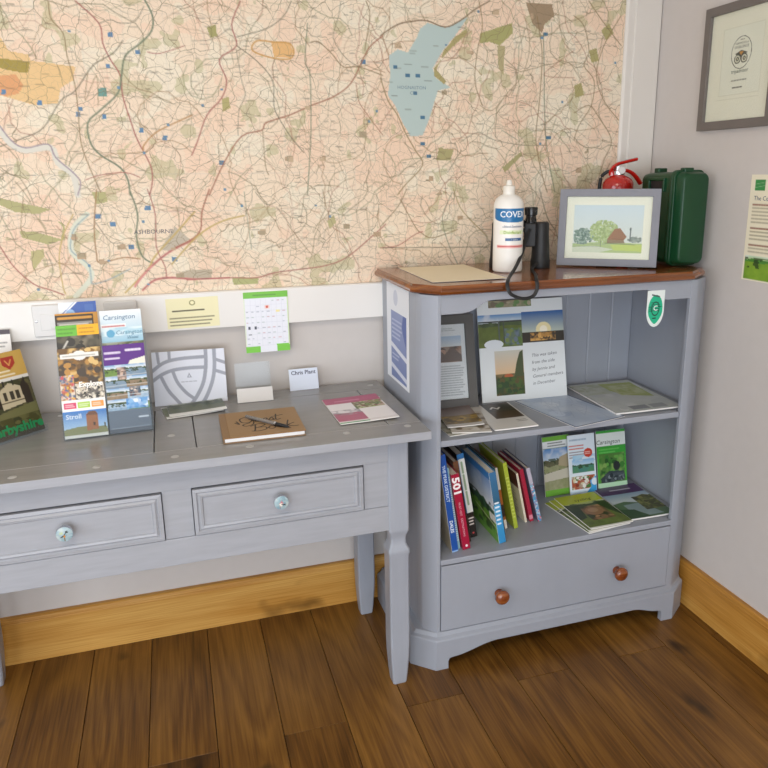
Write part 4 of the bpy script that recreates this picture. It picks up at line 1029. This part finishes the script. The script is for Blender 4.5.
# framed watercolour on its easel back
w, h, bar = .284, .224, .0215
P = Paint(w - 2 * bar + .004, h - 2 * bar + .004, 'f3efdc', 900)
pu0, pu1, pv0, pv1 = .1, .9, .145, .885
P.grad(pu0, pv0, pu1, pv1, 'd3dfe4', 'e6e6d8')
def q(u, v): return (pu0 + (pu1 - pu0) * u, pv0 + (pv1 - pv0) * v)
n_ = vnoise(P.ny, P.nx, 14, 5, 3); rgw = random.Random(9)
P.poly([q(0, .82), q(.4, .78), q(1, .8), q(1, 1), q(0, 1)], 'b9c98c'); P.poly([q(.55, .83), q(1, .82), q(1, .97), q(.6, .95)], 'c9d678')
P.poly([q(0, .9), q(.3, .86), q(.6, .93), q(.4, 1), q(0, 1)], 'd9dcc4')
for i in range(900):
    t = rgw.random(); a_ = rgw.random() * 6.28; rr = math.sqrt(rgw.random())
    if t < .3: c_, x, y = rgw.choice(('7f9488', '94a89a', '6a8276', 'a3b4a4')), .14 + .15 * rr * math.cos(a_), .66 + .17 * rr * math.sin(a_)
    elif t < .88: c_, x, y = rgw.choice(('b0c084', 'bccb90', '9db274', 'c6d09c', 'a4b47c')), .45 + .21 * rr * math.cos(a_), .56 + .24 * rr * math.sin(a_)
    else: c_, x, y = rgw.choice(('9aa49a', '87938a', 'a9b0a4')), .9 + .1 * rr * math.cos(a_), .72 + .05 * rr * math.sin(a_)
    if 0.02 < x < .98: P.ell(*q(x, y), .012, .015, c_)
P.poly([q(.5, .72), q(.6, .5), q(.68, .48), q(.78, .66), q(.74, .74)], 'a4785a'); P.poly([q(.5, .72), q(.74, .74), q(.76, .8), q(.5, .8)], '9a8468'); P.line([q(.46, .8), q(.9, .83)], .0012, '4f5448'); P.line([q(.58, .7), q(.74, .72)], .001, '6a4a38')
P.line([q(.83, .48), q(.83, .75)], .0035, '6a7470'); P.ell(*q(.83, .5), .012, .025, '6a7470'); P.line([q(.4, .72), q(.41, .88)], .0012, '4f5a4a'); P.greek(*q(0, .8), *q(.5, .9), 2, '9aa696', 4, .5)
fa, fz = R(9), R(-36)
OF = Vector((-.1935, -.342, BZ + .002)) - Matrix.Rotation(fz, 3, 'Z') @ Vector((w, 0, 0))
fp_ = picture('framed_painting', 'grey framed watercolour of trees and a barn standing on the bookcase', 'framed picture', OF, (-fa, 0, fz), w, h, bar, .016, M['frame_grey'], P, [], 0)
bm = bmesh.new(); prism(bm, [(w / 2 - .03, 0), (w / 2 + .03, 0), (w / 2 + .018, .16), (w / 2 - .018, .16)], 0, .003, 'y'); 
obj('easel_back', bm, M['back'], fp_, loc=(0, .043, .006), rot=(R(15), 0, 0))

# fire extinguisher
fe = thing('fire_extinguisher', 'small red fire extinguisher behind the framed watercolour', 'fire extinguisher', (-.180, -.104, BZ), (0, 0, R(-8)))
bm = bmesh.new(); lathe(bm, [(.0001, 0), (.042, 0), (.047, .004), (.0475, .012), (.0475, .230), (.046, .241), (.040, .251), (.028, .259), (.018, .263), (.017, .268), (.0001, .268)], 40); obj('cylinder', bm, M['red'], fe, smooth=True)
bm = bmesh.new(); lathe(bm, [(.0001, .264), (.018, .264), (.0185, .267), (.0185, .275), (.015, .277), (.014, .290), (.0001, .291)], 24); obj('valve_collar', bm, M['steel'], fe, smooth=True)
bm = bmesh.new(); lathe(bm, [(.0001, 0), (.011, 0), (.012, .002), (.011, .006), (.0001, .006)], 20, Matrix.Translation((.002, -.014, .278)) @ Matrix.Rotation(R(90), 4, 'X')); obj('gauge', bm, M['switch'], fe, smooth=True)
def handle(pts, wd, th, name):
    bm = bmesh.new(); tube(bm, spline(pts, 5), 0, 10, flat=(wd, th, (0, .2, 1))); return obj(name, bm, M['red'], fe, smooth=True)
handle([(-.022, 0, .262), (-.022, 0, .283), (-.006, 0, .296), (.016, 0, .302), (.058, 0, .311)], .009, .0055, 'squeeze_lever')
handle([(-.015, 0, .274), (.012, 0, .279), (.04, 0, .272), (.060, 0, .256), (.076, 0, .236)], .009, .0055, 'carry_handle')
bm = bmesh.new(); tube(bm, spline([(-.014, 0, .276), (-.036, .01, .272), (-.053, .014, .245), (-.0545, .012, .15), (-.0545, .01, .06)], 6), .0055, 10); obj('hose', bm, M['black'], fe, smooth=True)

# green first aid case
fc = thing('first_aid_case', 'dark green plastic first aid case standing in the corner on the bookcase', 'case', (-.135, -.350, BZ), (0, 0, R(2)))
def shell(name, yo, w0, z1, prof):
    bm = bmesh.new(); rings = []
    for ins, y in prof:
        r = .022; x0, x1, a0, a1 = ins, w0 - ins, .001 + ins * .9, z1 - ins
        rr = max(.004, r - ins * .4); ring = []
        for cx, cz, s0 in ((x1 - rr, a1 - rr, 0), (x0 + rr, a1 - rr, 90), (x0 + rr, a0 + rr, 180), (x1 - rr, a0 + rr, 270)):
            for k in range(6): ring.append((cx + rr * math.cos(R(s0 + 18 * k)), y, cz + rr * math.sin(R(s0 + 18 * k))))
        rings.append(ring)
    loft(bm, rings); return obj(name, bm, M['green'], fc, .0012, smooth=True)
CW, CH = .109, .277
shell('front_shell', 0, CW, CH, [(.017, 0), (.012, .002), (.0085, .008), (.005, .03)])
shell('seam_rim', 0, CW, CH, [(.001, .030), (0, .032), (0, .040), (.001, .041), (.003, .0415), (.001, .042), (0, .043), (0, .051), (.001, .053)])
shell('rear_shell', 0, CW, CH, [(.005, .053), (.0065, .12), (.008, .17), (.012, .19), (.02, .197)])
for y in (.035, .150):
    bm = bmesh.new(); box(bm, .03, .062, y - .01, y + .012, CH - .010, CH + .006); obj('latch', bm, M['green'], fc, .003)
bm = bmesh.new(); prism(bm, [(.075, CH - .062), (.150, CH - .062), (.150, CH - .022), (.075, CH - .022), (.075, CH - .03), (.142, CH - .03), (.142, CH - .054), (.083, CH - .054), (.083, CH - .03), (.075, CH - .03)], -.001, .012, 'x')
obj('carry_handle', bm, M['green'], fc, .002)
bm = bmesh.new(); box(bm, .0045, .0075, .084, .141, CH - .053, CH - .031); obj('handle_recess', bm, M['black'], fc)

# ================================================================ ON AND IN THE SHELVES
P = Paint(.212, .284, 'e4e8ee', 700); P.ell(.42, .13, .1, .08, 'c9cfdd'); P.grad(.2, .27, .9, .965, '929dc2', '7786b2'); P.poly([(.75, .27), (.9, .27), (.9, .6), (.78, .5), (.7, .4)], '6272a8'); P.poly([(.2, .60), (.9, .68), (.9, .73), (.2, .65)], 'd9deea'); P.poly([(.2, .82), (.9, .89), (.9, .94), (.2, .87)], 'd0d6e6'); P.greek(.25, .34, .7, .56, 5, 'b9c2dc', 3, .8); P.greek(.25, .7, .6, .78, 2, 'b9c2dc', 4, .8)
tag(sheet('notice', P, .0012, loc=(CX0 + .0002, -.080, .795), rot=(0, 0, FACE_LEFT), curl=.001), 'white notice with a blue panel fixed to the left side of the bookcase', 'notice')

# green oval sticker hanging from the frieze
bm_w, bm_h = .057, .104
P = Paint(bm_w, bm_h, 'e6efec', 1400)
P.ell(.5, .52, .42, .40, '23b58a'); P.ell(.5, .5, .24, .2, '1c3a34', .18); P.greek(.14, .42, .88, .58, 3, '16362f', 3, .9); P.greek(.25, .3, .75, .42, 2, '17614c', 5, .8); P.greek(.36, .72, .62, .8, 1, '123028', 6, .95); P.poly([(.25, .09), (.72, .16), (.7, .2), (.24, .13)], '4a5a5a')
def stick(x, y, z):
    v = 1 - z / bm_h; hw = .5
    if v > .55: hw = .5 * math.sqrt(max(0, 1 - ((v - .55) / .45) ** 2))
    return (bm_w / 2 + (x - bm_w / 2) * hw / .5, y, z)
tag(sheet('sticker', P, .0008, [('C', .0285, .047, .02, 'e2efe9', {'align': 'CENTER', 'bold': .0005})], M['gloss'], None, stick, (-.272, -.4192, .957)), 'green oval sticker hanging from the right of the bookcase frieze', 'sticker')

SZ = .6905
# charcoal framed article, mostly behind the left post
w, h, bar = .235, .283, .028
P = Paint(w - 2 * bar + .004, h - 2 * bar + .004, 'e3e3e6', 640); P.rect(.3, .03, .4, .11, '55585e'); P.greek(.42, .05, .9, .1, 2, '8f9298', 2); P.grad(.3, .16, .92, .32, 'a9bcd6', 'd9d9d8'); P.blobs(.3, .3, .92, .5, ['8a6a5a', 'b08a78', '4a403c', '9a8478'], 4, 4); P.poly([(.3, .42), (.5, .3), (.62, .4), (.75, .3), (.92, .42), (.92, .5), (.3, .5)], '6a5a54')
P.greek(.06, .54, .46, .95, 13, '7b7e88', 4); P.greek(.52, .54, .94, .95, 13, '7b7e88', 5)
picture('framed_article', 'charcoal framed newspaper article standing at the left of the upper shelf', 'framed picture', (-.910, -.158, SZ + .001), (-R(13), 0, R(-3)), w, h, bar, .016, M['frame_dark'], P, [], 0)

# photo board
P = Paint(.288, .315, 'e0e6e8', 900)
P.rect(.13, .0, .63, .07, '8a8a72'); P.blobs(.13, .0, .63, .07, ['6a8a5a', '9a927a', '7a7060', 'a9a08a'], 6, 2)
P.landscape(0, .135, .505, .46, ('5f8fc4', 'c4d3da'), '4a5a3c', ('6a7a3c', '54602f'), .22, 12, False); P.rect(0, .2, .505, .215, '3c4040'); P.rect(.23, .2, .245, .42, '5a6260'); P.rect(.29, .2, .3, .42, '4a5250'); P.ell(.17, .43, .11, .045, 'dfe6ea'); P.blobs(.3, .28, .5, .45, ['4a5a6a', '5f7a3c', '6a7a8a', '7a8a50'], 4, 13)
P.grad(.505, .125, 1, .33, '2a5f9f', 'b9c4b8'); P.ell(.76, .31, .09, .075, 'efe3b0'); P.ell(.76, .31, .045, .04, 'fdf6dc'); P.rect(.505, .33, 1, .435, '3a3630'); P.blobs(.6, .34, .9, .42, ['3a3630', 'b98a4a', '4a3f34', 'd9a860'], 6, 14)
P.blobs(.17, .5, .5, .94, ['33402c', '5a5a38', '46522e', '7a6a48'], 5, 15); P.grad(.17, .5, .5, .73, 'c9c8bc', 'd9b890'); P.poly([(.5, .5), (.5, .8), (.38, .78), (.42, .62), (.46, .52)], '4a5438'); P.ell(.32, .75, .05, .02, 'b0603c'); P.blobs(.17, .76, .5, .94, ['2f4a2c', '46602f', '3a4a30', '5a5030'], 6, 16)
hw = '62666f'
def hand(s_, x, z): return (s_, x, z, .0145, hw, {'shear': .25, 'rot': 3})
tag(sheet('photo_board', P, .004, [hand('This was taken', .172, .132), hand('from the side', .172, .110), hand('by Jennie and', .172, .088), hand('General members', .172, .066), hand('in December', .172, .044)], M['gloss'], loc=(-.648, -.147, SZ), rot=(-R(12.5), 0, R(-3.0))), 'white board of photographs with handwriting propped at the back of the upper shelf', 'photo board')

def lying(name, P, label, x, y, z, rz, t=.0025, cat='leaflet', group=None, mat='gloss', texts=(), curl=0):
    return tag(sheet(name, P, t, texts, M[mat], loc=(x, y, z), rot=(FLAT, 0, R(rz)), curl=curl), label, cat, group)
G1 = 'leaflets lying at the left of the upper shelf'
P = Paint(.12, .16, 'b9b4a6'); P.blobs(0, 0, 1, 1, ['6a6a50', 'b9b4a0', '8a8468', 'd9d4c8'], 6, 3)
lying('leaflet', P, 'mottled olive leaflet at the bottom of the small pile by the left post', -.850, -.392, SZ, 3, group=G1)
P = Paint(.11, .18, 'd6d0c4'); P.blobs(0, .1, 1, .9, ['7a6a50', 'c9c0b0', '9a8a70', 'e0dcd2'], 5, 4)
lying('leaflet', P, 'pale brown leaflet fanned out in the middle of the small pile by the left post', -.838, -.377, SZ + .003, -14, group=G1)
P = Paint(.105, .19, 'e0dcd6'); P.grad(0, 0, 1, .6, '8a7a78', 'a3948a'); P.blobs(0, .5, 1, .88, ['a98a3c', '6f5a2c', 'c4a24c', '8a7448'], 5, 5)
lying('leaflet', P, 'mauve and gold photo leaflet on top of the small pile by the left post', -.838, -.345, SZ + .006, -8, group=G1, curl=.004)
P = Paint(.13, .225, 'e0dfda'); P.rect(.3, 0, .97, .62, '4a3422'); P.blobs(.3, .0, .97, .35, ['35281c', '4a3a28', '2c2a24'], 4, 6); P.line([(.42, .22), (.5, .16), (.58, .24), (.66, .18)], .006, 'e6e2da'); P.line([(.4, .28), (.95, .3)], .0012, '8a7a60'); P.greek(.7, .7, .92, .8, 2, '6a665e', 3)
lying('booklet', P, 'white booklet with a dark brown photo lying on the upper shelf', -.717, -.394, SZ, -3, .004, 'booklet', curl=.002)
P = Paint(.188, .285, 'aebfd6'); P.blobs(0, 0, 1, 1, ['a3b6d0', 'bccbe0', 'aebed2', 'c9d4e2'], 3, 7)
rgp = random.Random(3)
for i in range(26):
    x_, y_ = rgp.random(), rgp.random(); P.line([(x_, y_), (x_ + rgp.uniform(-.2, .2), y_ + rgp.uniform(-.2, .2)), (x_ + rgp.uniform(-.3, .3), y_ + rgp.uniform(-.3, .3))], .0012, '6f88ab', .7)
P.line([(0, 0), (1, 0), (1, 1), (0, 1), (0, 0)], .010, '34507c')
lying('map_leaflet', P, 'laminated blue edged map lying in the middle of the upper shelf', -.493, -.442, SZ, 11, .0015, 'map', curl=.001)
P = Paint(.228, .305, 'c9ccc8'); P.blobs(0, 0, 1, 1, ['bfc4c0', 'd3d6d2', 'c4c9c0'], 5, 8); P.poly([(.3, .05), (.95, .1), (.9, .62), (.55, .5)], 'a8b45c'); P.blobs(.5, .15, .9, .5, ['a8b45c', 'b9bf80', 'c4ca98'], 4, 9); P.blobs(0, .05, .45, .4, ['b0b89a', 'c4c9bc'], 4, 10); P.rect(.3, .84, .55, .95, '8a8e90'); P.rect(.6, .84, .82, .95, '9a9e9e'); P.line([(0, 0), (1, 0), (1, 1), (0, 1), (0, 0)], .004, '5f6c78')
lying('map_leaflet', P, 'large pale green and grey map leaflet lying at the right of the upper shelf', -.327, -.389, SZ + .002, -2, .005, 'map', curl=.002)

# ---------------------------------------------------------------- books
BS = .3405
LASTB = []
G2 = 'books leaning on the bottom shelf'
def book(label, x, y, lean_, t, d, h, c, texts=(), spine=None, front=None, cover_t=.0018, pages=True, soft=False):
    if LASTB: x = max(x, LASTB[0] + max(0, (math.tan(R(lean_)) - LASTB[1]) * min(h, LASTB[2])) + .0006)
    LASTB[:] = [x + t / math.cos(R(lean_)), math.tan(R(lean_)), h]
    b = thing('book', label, 'book', (x, y, BS), (0, -R(lean_), 0), G2)
    bm = bmesh.new(); ct = min(cover_t, t * .3)
    box(bm, 0, ct, 0, d, 0, h); box(bm, t - ct, t, 0, d, 0, h); box(bm, ct, t - ct, 0, ct, 0, h)
    o = obj('cover', bm, plain('cover_' + c, c, .35, var=.04), b, min(.0008, t * .12))
    bm = bmesh.new(); box(bm, ct, t - ct, ct, d - .004, .003, h - (.0015 if soft else .004)); obj('pages', bm, M['pages'], b)
    if spine is not None: sheet('spine', spine, .0004, texts, M['spine'], b, None, (0, 0, 0))
    if front is not None: sheet('front_cover', front, .0004, (), M['spine'], b, None, (0, d, 0), (0, 0, FACE_LEFT))
    return b
def up(s_, t, z, size, c, **k): return (s_, t / 2 + size * .35 * (1 if not k.get('down') else -1), z, size, c, {'rot': -90 if k.get('down') else 90, 'bold': k.get('bold', 0)})
def dn(s_, t, z, size, c, bold=0): return (s_, t / 2 - size * .35, z, size, c, {'rot': -90, 'bold': bold})
t = .019; P = Paint(t, .302, '1d4f9e', 1200); P.rect(0, .985, 1, 1, '8fb0d8')
Pf = Paint(.2, .302, 'c9c0ac', 300); Pf.blobs(0, 0, 1, 1, ['b9b09a', 'd6cfc0', 'a89c84'], 4, 3)
book('tall blue book with white spine lettering, nearest the left post', -.841, -.392, 8, t, .2, .302, '1d4f9e', [dn('THE PEAK DISTRICT', t, .27, .0125, 'cfe0f4', .0002), dn('DALES', t, .10, .0135, 'e4edf8', .0003)], P, Pf)
t = .008; P = Paint(t, .255, '8fb9c4', 1500); P.greek(.2, .1, .8, .9, 30, 'dfe9ea', 3, .6)
book('thin pale blue book wedged between the blue book and the red 501 book', -.8195, -.378, 8.6, t, .18, .255, '8fb9c4', (), P)
t = .023; P = Paint(t, .238, 'a01638', 1200); P.ell(.55, .955, .16, .016, 'f0dfe2')
book('red book with a large white 501 on the spine', -.810, -.388, 9.4, t, .19, .238, 'a01638', [('501', t / 2 - .0100, .229, .0295, 'f4eeee', {'rot': -90, 'bold': .0011, 'sx': 1.3}), dn('MUST-VISIT', t, .15, .0085, 'e6b8c4'), dn('DESTINATIONS', t, .10, .0085, 'e6b8c4')], P)
t = .015; P = Paint(t, .262, '3a2620', 1200); P.rect(0, .0, 1, .3, '6a4630')
book('dark brown book between the red 501 book and the white spined book', -.783, -.352, 9.8, t, .2, .262, '4a3024', (), P)
t = .021; P = Paint(t, .272, 'dfe0da', 1200); P.rect(0, 0, 1, .06, '2f6fa8'); P.rect(0, .7, 1, 1, '26201e'); P.rect(0, .0, .1, .7, '2f6fa8'); P.greek(.2, .75, .9, .86, 3, 'd9cfc8', 3, .9); P.line([(.5, .1), (.5, .22)], .006, '6f9068', .8); P.line([(.5, .25), (.5, .42)], .006, '6f9068', .8); P.line([(.5, .45), (.5, .6)], .006, '6f9068', .8); P.ell(.5, .95, .15, .012, 'c94a4a')
book('book with a white spine ending in a black block at the foot', -.757, -.328, 10.2, t, .2, .272, '26201e', (), P)
t = .021; P = Paint(t, .228, '3f8fc4', 1200); P.grad(0, 0, 1, .45, '3c6f9a', '2f5f7a'); P.grad(0, .45, 1, 1, '4a9fd0', '2f86bc'); P.greek(.25, .4, .75, .75, 6, 'dfeaf2', 3, .8)
Pf = Paint(.21, .228, '5f9a3c', 420); Pf.landscape(0, 0, 1, 1, ('3f7fc0', 'dfe6ea'), '3f5f48', ('7fb03c', '4f8f2c'), .5, 22); Pf.rect(0, 0, 1, .1, '3c7cba'); Pf.line([(.3, .68), (.75, .74), (.98, .78)], .004, 'c9d09a'); Pf.blobs(.8, .6, 1, .72, ['d9d6cc', '8a9a8a', 'e6e3dc'], 4, 3)
book('book whose cover shows green fields under a blue sky', -.693, -.388, 9.6, t, .21, .228, '3f7fb0', (), P, Pf)
t = .007; P = Paint(t, .225, '23525c', 1500)
book('thin dark teal book behind the green fields book', -.660, -.345, 10.2, t, .21, .225, '23525c', (), P)
t = .008; P = Paint(t, .205, 'a8622c', 1500); P.rect(0, 0, 1, .35, 'd9d6cc'); P.rect(0, .6, 1, .8, '3a2c20'); P.rect(0, .85, 1, 1, 'e6dccc')
book('thin orange brown book left of the lime green book', -.638, -.31, 10.8, t, .17, .205, 'a8622c', (), P)
t = .0125; P = Paint(t, .222, 'a9b83c', 1300); P.greek(.3, .2, .7, .85, 12, 'c9d46a', 3, .6)
book('lime green spined book right of the middle of the row', -.6105, -.318, 11.7, t, .18, .222, 'a9b83c', (), P)
t = .006; P = Paint(t, .17, 'dcd2bc', 1500)
Pf = Paint(.15, .17, 'e3d8c0', 400); Pf.blobs(0, 0, 1, .3, ['5a2a24', '8a4a3c', '3a2a24'], 4, 5); Pf.greek(.2, .4, .8, .9, 8, '9a8a78', 4, .6)
book('thin cream booklet between the lime green book and the crimson book', -.561, -.292, 12.4, t, .15, .17, 'dcd2bc', (), P, Pf)
t = .012; P = Paint(t, .182, 'a8243f', 1300); P.rect(0, .88, 1, .96, 'd98a9a')
book('narrow crimson book second from the right end of the row', -.5445, -.292, 13.4, t, .16, .182, 'a8243f', (), P)
t = .012; P = Paint(t, .188, '3f9ac4', 1300); P.rect(0, 0, 1, .28, 'b9b4c4'); P.blobs(0, .28, 1, 1, ['2f86bc', '7fc4dc', 'dfe6ea', 'c43f5a', '3f9ac4'], 3, 8)
book('blue and white spined guide at the right end of the row', -.5205, -.300, 15, t, .17, .188, '6a6478', (), P)

# ---------------------------------------------------------------- leaflets on the bottom shelf
G3 = 'leaflets standing on the bottom shelf'
def standing(P, label, x, y, texts=(), rz=0, z=0, a=12): return tag(sheet('leaflet', P, .004, texts, M['gloss'], loc=(x, y, BS + z), rot=(-R(a), 0, R(rz))), label, 'leaflet', G3)
LW, LH = .1, .199
P = Paint(LW, LH, '8aa070'); P.rect(0, 0, 1, .08, '6fae3c'); P.rect(0, .08, 1, .19, 'e6e9ea'); P.greek(.2, .09, .9, .18, 2, '55605a', 2, .8); P.landscape(0, .2, 1, .92, ('4f86c4', 'c4d6e6'), '5f5f44', ('a9a68a', '7f8a54'), .28, 31); P.poly([(.55, .5), (.6, .36), (1, .3), (1, .55)], 'b0a284'); P.poly([(0, .62), (1, .55), (1, .72), (0, .75)], 'c9c4b4'); P.rect(0, .9, 1, 1, '6fae3c')
standing(P, 'green edged leaflet with a village street photo, leftmost of the three standing leaflets', -.416, -.150, rz=1)
P = Paint(LW, LH, 'e3eef6'); P.greek(.08, .05, .85, .12, 1, '9ab0c4', 2); P.greek(.05, .16, .6, .26, 2, 'd06a5a', 3, .9); P.greek(.05, .27, .6, .4, 3, '8a7a80', 4, .8); P.blobs(.15, .35, 1, .46, ['e3eef6', '5fb4e0', 'b9dcee'], 3, 5); P.ell(.74, .32, .16, .075, 'd0402c'); P.greek(.62, .29, .86, .35, 2, 'f2d0c8', 5, .9); P.landscape(.12, .42, .95, .64, ('8fc0e6', 'c4dcee'), '3f6a50', ('5f9a4a', '3f7a8a'), .4, 33); P.blobs(.08, .7, .95, .92, ['8a3c2c', 'd9d0b0', '4f7a3c', 'e6e6e0', 'b05a3c'], 7, 34); P.poly([(1, .72), (1, 1), (.6, 1), (.8, .9), (.75, .8)], '3fa6e0'); P.ell(.93, .82, .12, .06, 'e3eef6'); P.rect(0, .95, .6, 1, 'cfe6f4')
standing(P, 'white and blue leaflet with a red spot, middle of the three standing leaflets', -.330, -.162, rz=-1)
P = Paint(LW + .01, LH, '4fae3c'); P.rect(0, 0, 1, .03, '3f9a44'); P.rect(0, .045, 1, .27, 'e6ece6'); P.rect(0, .27, 1, .42, '3fa63a'); P.greek(.08, .3, .8, .4, 2, '7fce6a', 3, .6); P.blobs(.06, .4, .95, .9, ['3f7f33', '6aa84a', '86a85a', '2f5a2c', '55803c'], 6, 41); P.ell(.66, .62, .12, .08, '2b3030'); P.poly([(.1, .82), (.4, .7), (.9, .72), (.95, .84), (.5, .9), (.12, .9)], '3a444a'); P.blobs(.25, .74, .9, .88, ['2b3438', '8a9498', '4a545a'], 5, 42); P.rect(0, .9, 1, 1, 'bfe6c0')
standing(P, 'bright green leaflet with a dark figure in its photo, rightmost of the three standing leaflets', -.219, -.156, [('Carsington', -.002, LH - .046, .0205, '3c4a42', {'shear': .2})], rz=-2)
G4 = 'booklets fanned out on the bottom shelf'
def a5(seed, hdr): 
    P = Paint(.146, .225, 'dfe0d4'); P.rect(0, 0, 1, .26, hdr); P.landscape(0, .26, 1, .97, ('b9c46a', 'a8b46a'), '3c4a22', ('7a8a3c', '4a5a28'), .06, seed); return P
P = a5(50, 'a4b422'); lying('booklet', P, 'lime headed booklet at the bottom of the fan on the lower shelf', -.415, -.420, BS, 7, .003, 'booklet', G4)
P = a5(51, 'b4c030'); lying('booklet', P, 'lime headed booklet in the middle of the fan on the lower shelf', -.411, -.417, BS + .0035, 3.5, .003, 'booklet', G4)
P = a5(52, 'b9c628'); P.blobs(.25, .38, .8, .8, ['5a4028', '8a6444', 'b98a60', '6a5034', '3a3a20'], 3, 53); P.ell(.5, .55, .2, .12, '9a7050'); P.ell(.5, .52, .12, .06, 'b08a68'); P.poly([(0, .3), (.3, .35), (.2, .7), (0, .75)], '2f3a1c'); P.poly([(.7, .3), (1, .35), (1, .8), (.85, .6)], '33401f')
lying('booklet', P, 'lime headed booklet with a brown photo, topmost of the fan', -.404, -.411, BS + .007, 0, .003, 'booklet', G4, texts=[('cycling', .05, .178, .022, '4a5a18', {'shear': .2})], curl=.002)
P = Paint(.156, .235, 'cfd9de'); P.rect(0, 0, 1, .27, '5a3a6a'); P.greek(.3, .1, .8, .17, 1, 'cfc2da', 4, .9); P.grad(0, .27, 1, .5, '9ab4cc', 'd6dfe2'); P.poly([(0, .55), (.3, .5), (.6, .58), (1, .45), (1, 1), (0, 1)], '5f7a5a'); P.poly([(.2, .6), (.6, .58), (.8, .95), (.2, .95)], '8fa4a4'); P.poly([(.6, .42), (.85, .36), (1, .42), (1, .8), (.7, .7)], '6a6a3c'); P.blobs(.55, .4, 1, .8, ['55602c', '8a8a4c', '4a4a2c'], 5, 61); P.poly([(0, .7), (.3, .75), (.5, 1), (0, 1)], '3f5a38')
lying('booklet', P, 'purple headed booklet of a river lying in the right corner of the lower shelf', -.250, -.390, BS, -2.5, .005, 'booklet', G4, curl=.003)

# ================================================================ LIGHT AND CAMERA
def area(name, loc, rot, sx, sy, power, c):
    l = bpy.data.lights.new(name, 'AREA'); l.shape = 'RECTANGLE'; l.size = sx; l.size_y = sy; l.energy = power; l.color = c
    o = bpy.data.objects.new(name, l); COL.objects.link(o); o.location = loc; o.rotation_euler = rot; return o
area('daylight_through_window_1', (-2.5, YF + .03, .91), (R(90), 0, 0), 3.1, 1.6, 78, (.90, .95, 1.0))
area('daylight_through_window_2', (XL + .03, -2.4, 1.42), (R(90), 0, R(-90)), 2.1, 1.25, 26, (.88, .94, 1.0))
area('warm_ceiling_fill', (-2.0, -2.2, ZC - .03), (0, 0, 0), .9, .9, 17, (1.0, .86, .68))  # unseen fill, added overhead for warm ambience
w = bpy.data.worlds.new('sky'); SC.world = w; w.use_nodes = True
bg = w.node_tree.nodes['Background']; bg.inputs[0].default_value = (.62, .74, 1, 1); bg.inputs[1].default_value = 1.0

cam = bpy.data.cameras.new('camera'); co = bpy.data.objects.new('camera', cam); COL.objects.link(co)
rt = Vector((.95260143, -.30405967, -.00991144)); up_ = Vector((.08420124, .23221066, .96901412)); fw = Vector((.29233657, .92391879, -.24680641))
co.matrix_world = Matrix(((rt.x, up_.x, -fw.x, -1.528203), (rt.y, up_.y, -fw.y, -2.131095), (rt.z, up_.z, -fw.z, 1.384201), (0, 0, 0, 1)))
cam.sensor_width = 36; cam.lens = 727.303 / 768 * 36
cam.shift_x = (384 - 404.304) / 768; cam.shift_y = (359.127 - 384) / 768
cam.clip_start = .02
SC.camera = co
SC.view_settings.view_transform = 'Standard'; SC.view_settings.look = 'None'
SC.view_settings.exposure = 0.25; SC.view_settings.gamma = 1.0; SC.view_settings.use_curve_mapping = False
SC.cycles.use_denoising = True
SC.cycles.max_bounces = 8; SC.cycles.diffuse_bounces = 5; SC.cycles.transparent_max_bounces = 24
SC.cycles.sample_clamp_indirect = 4
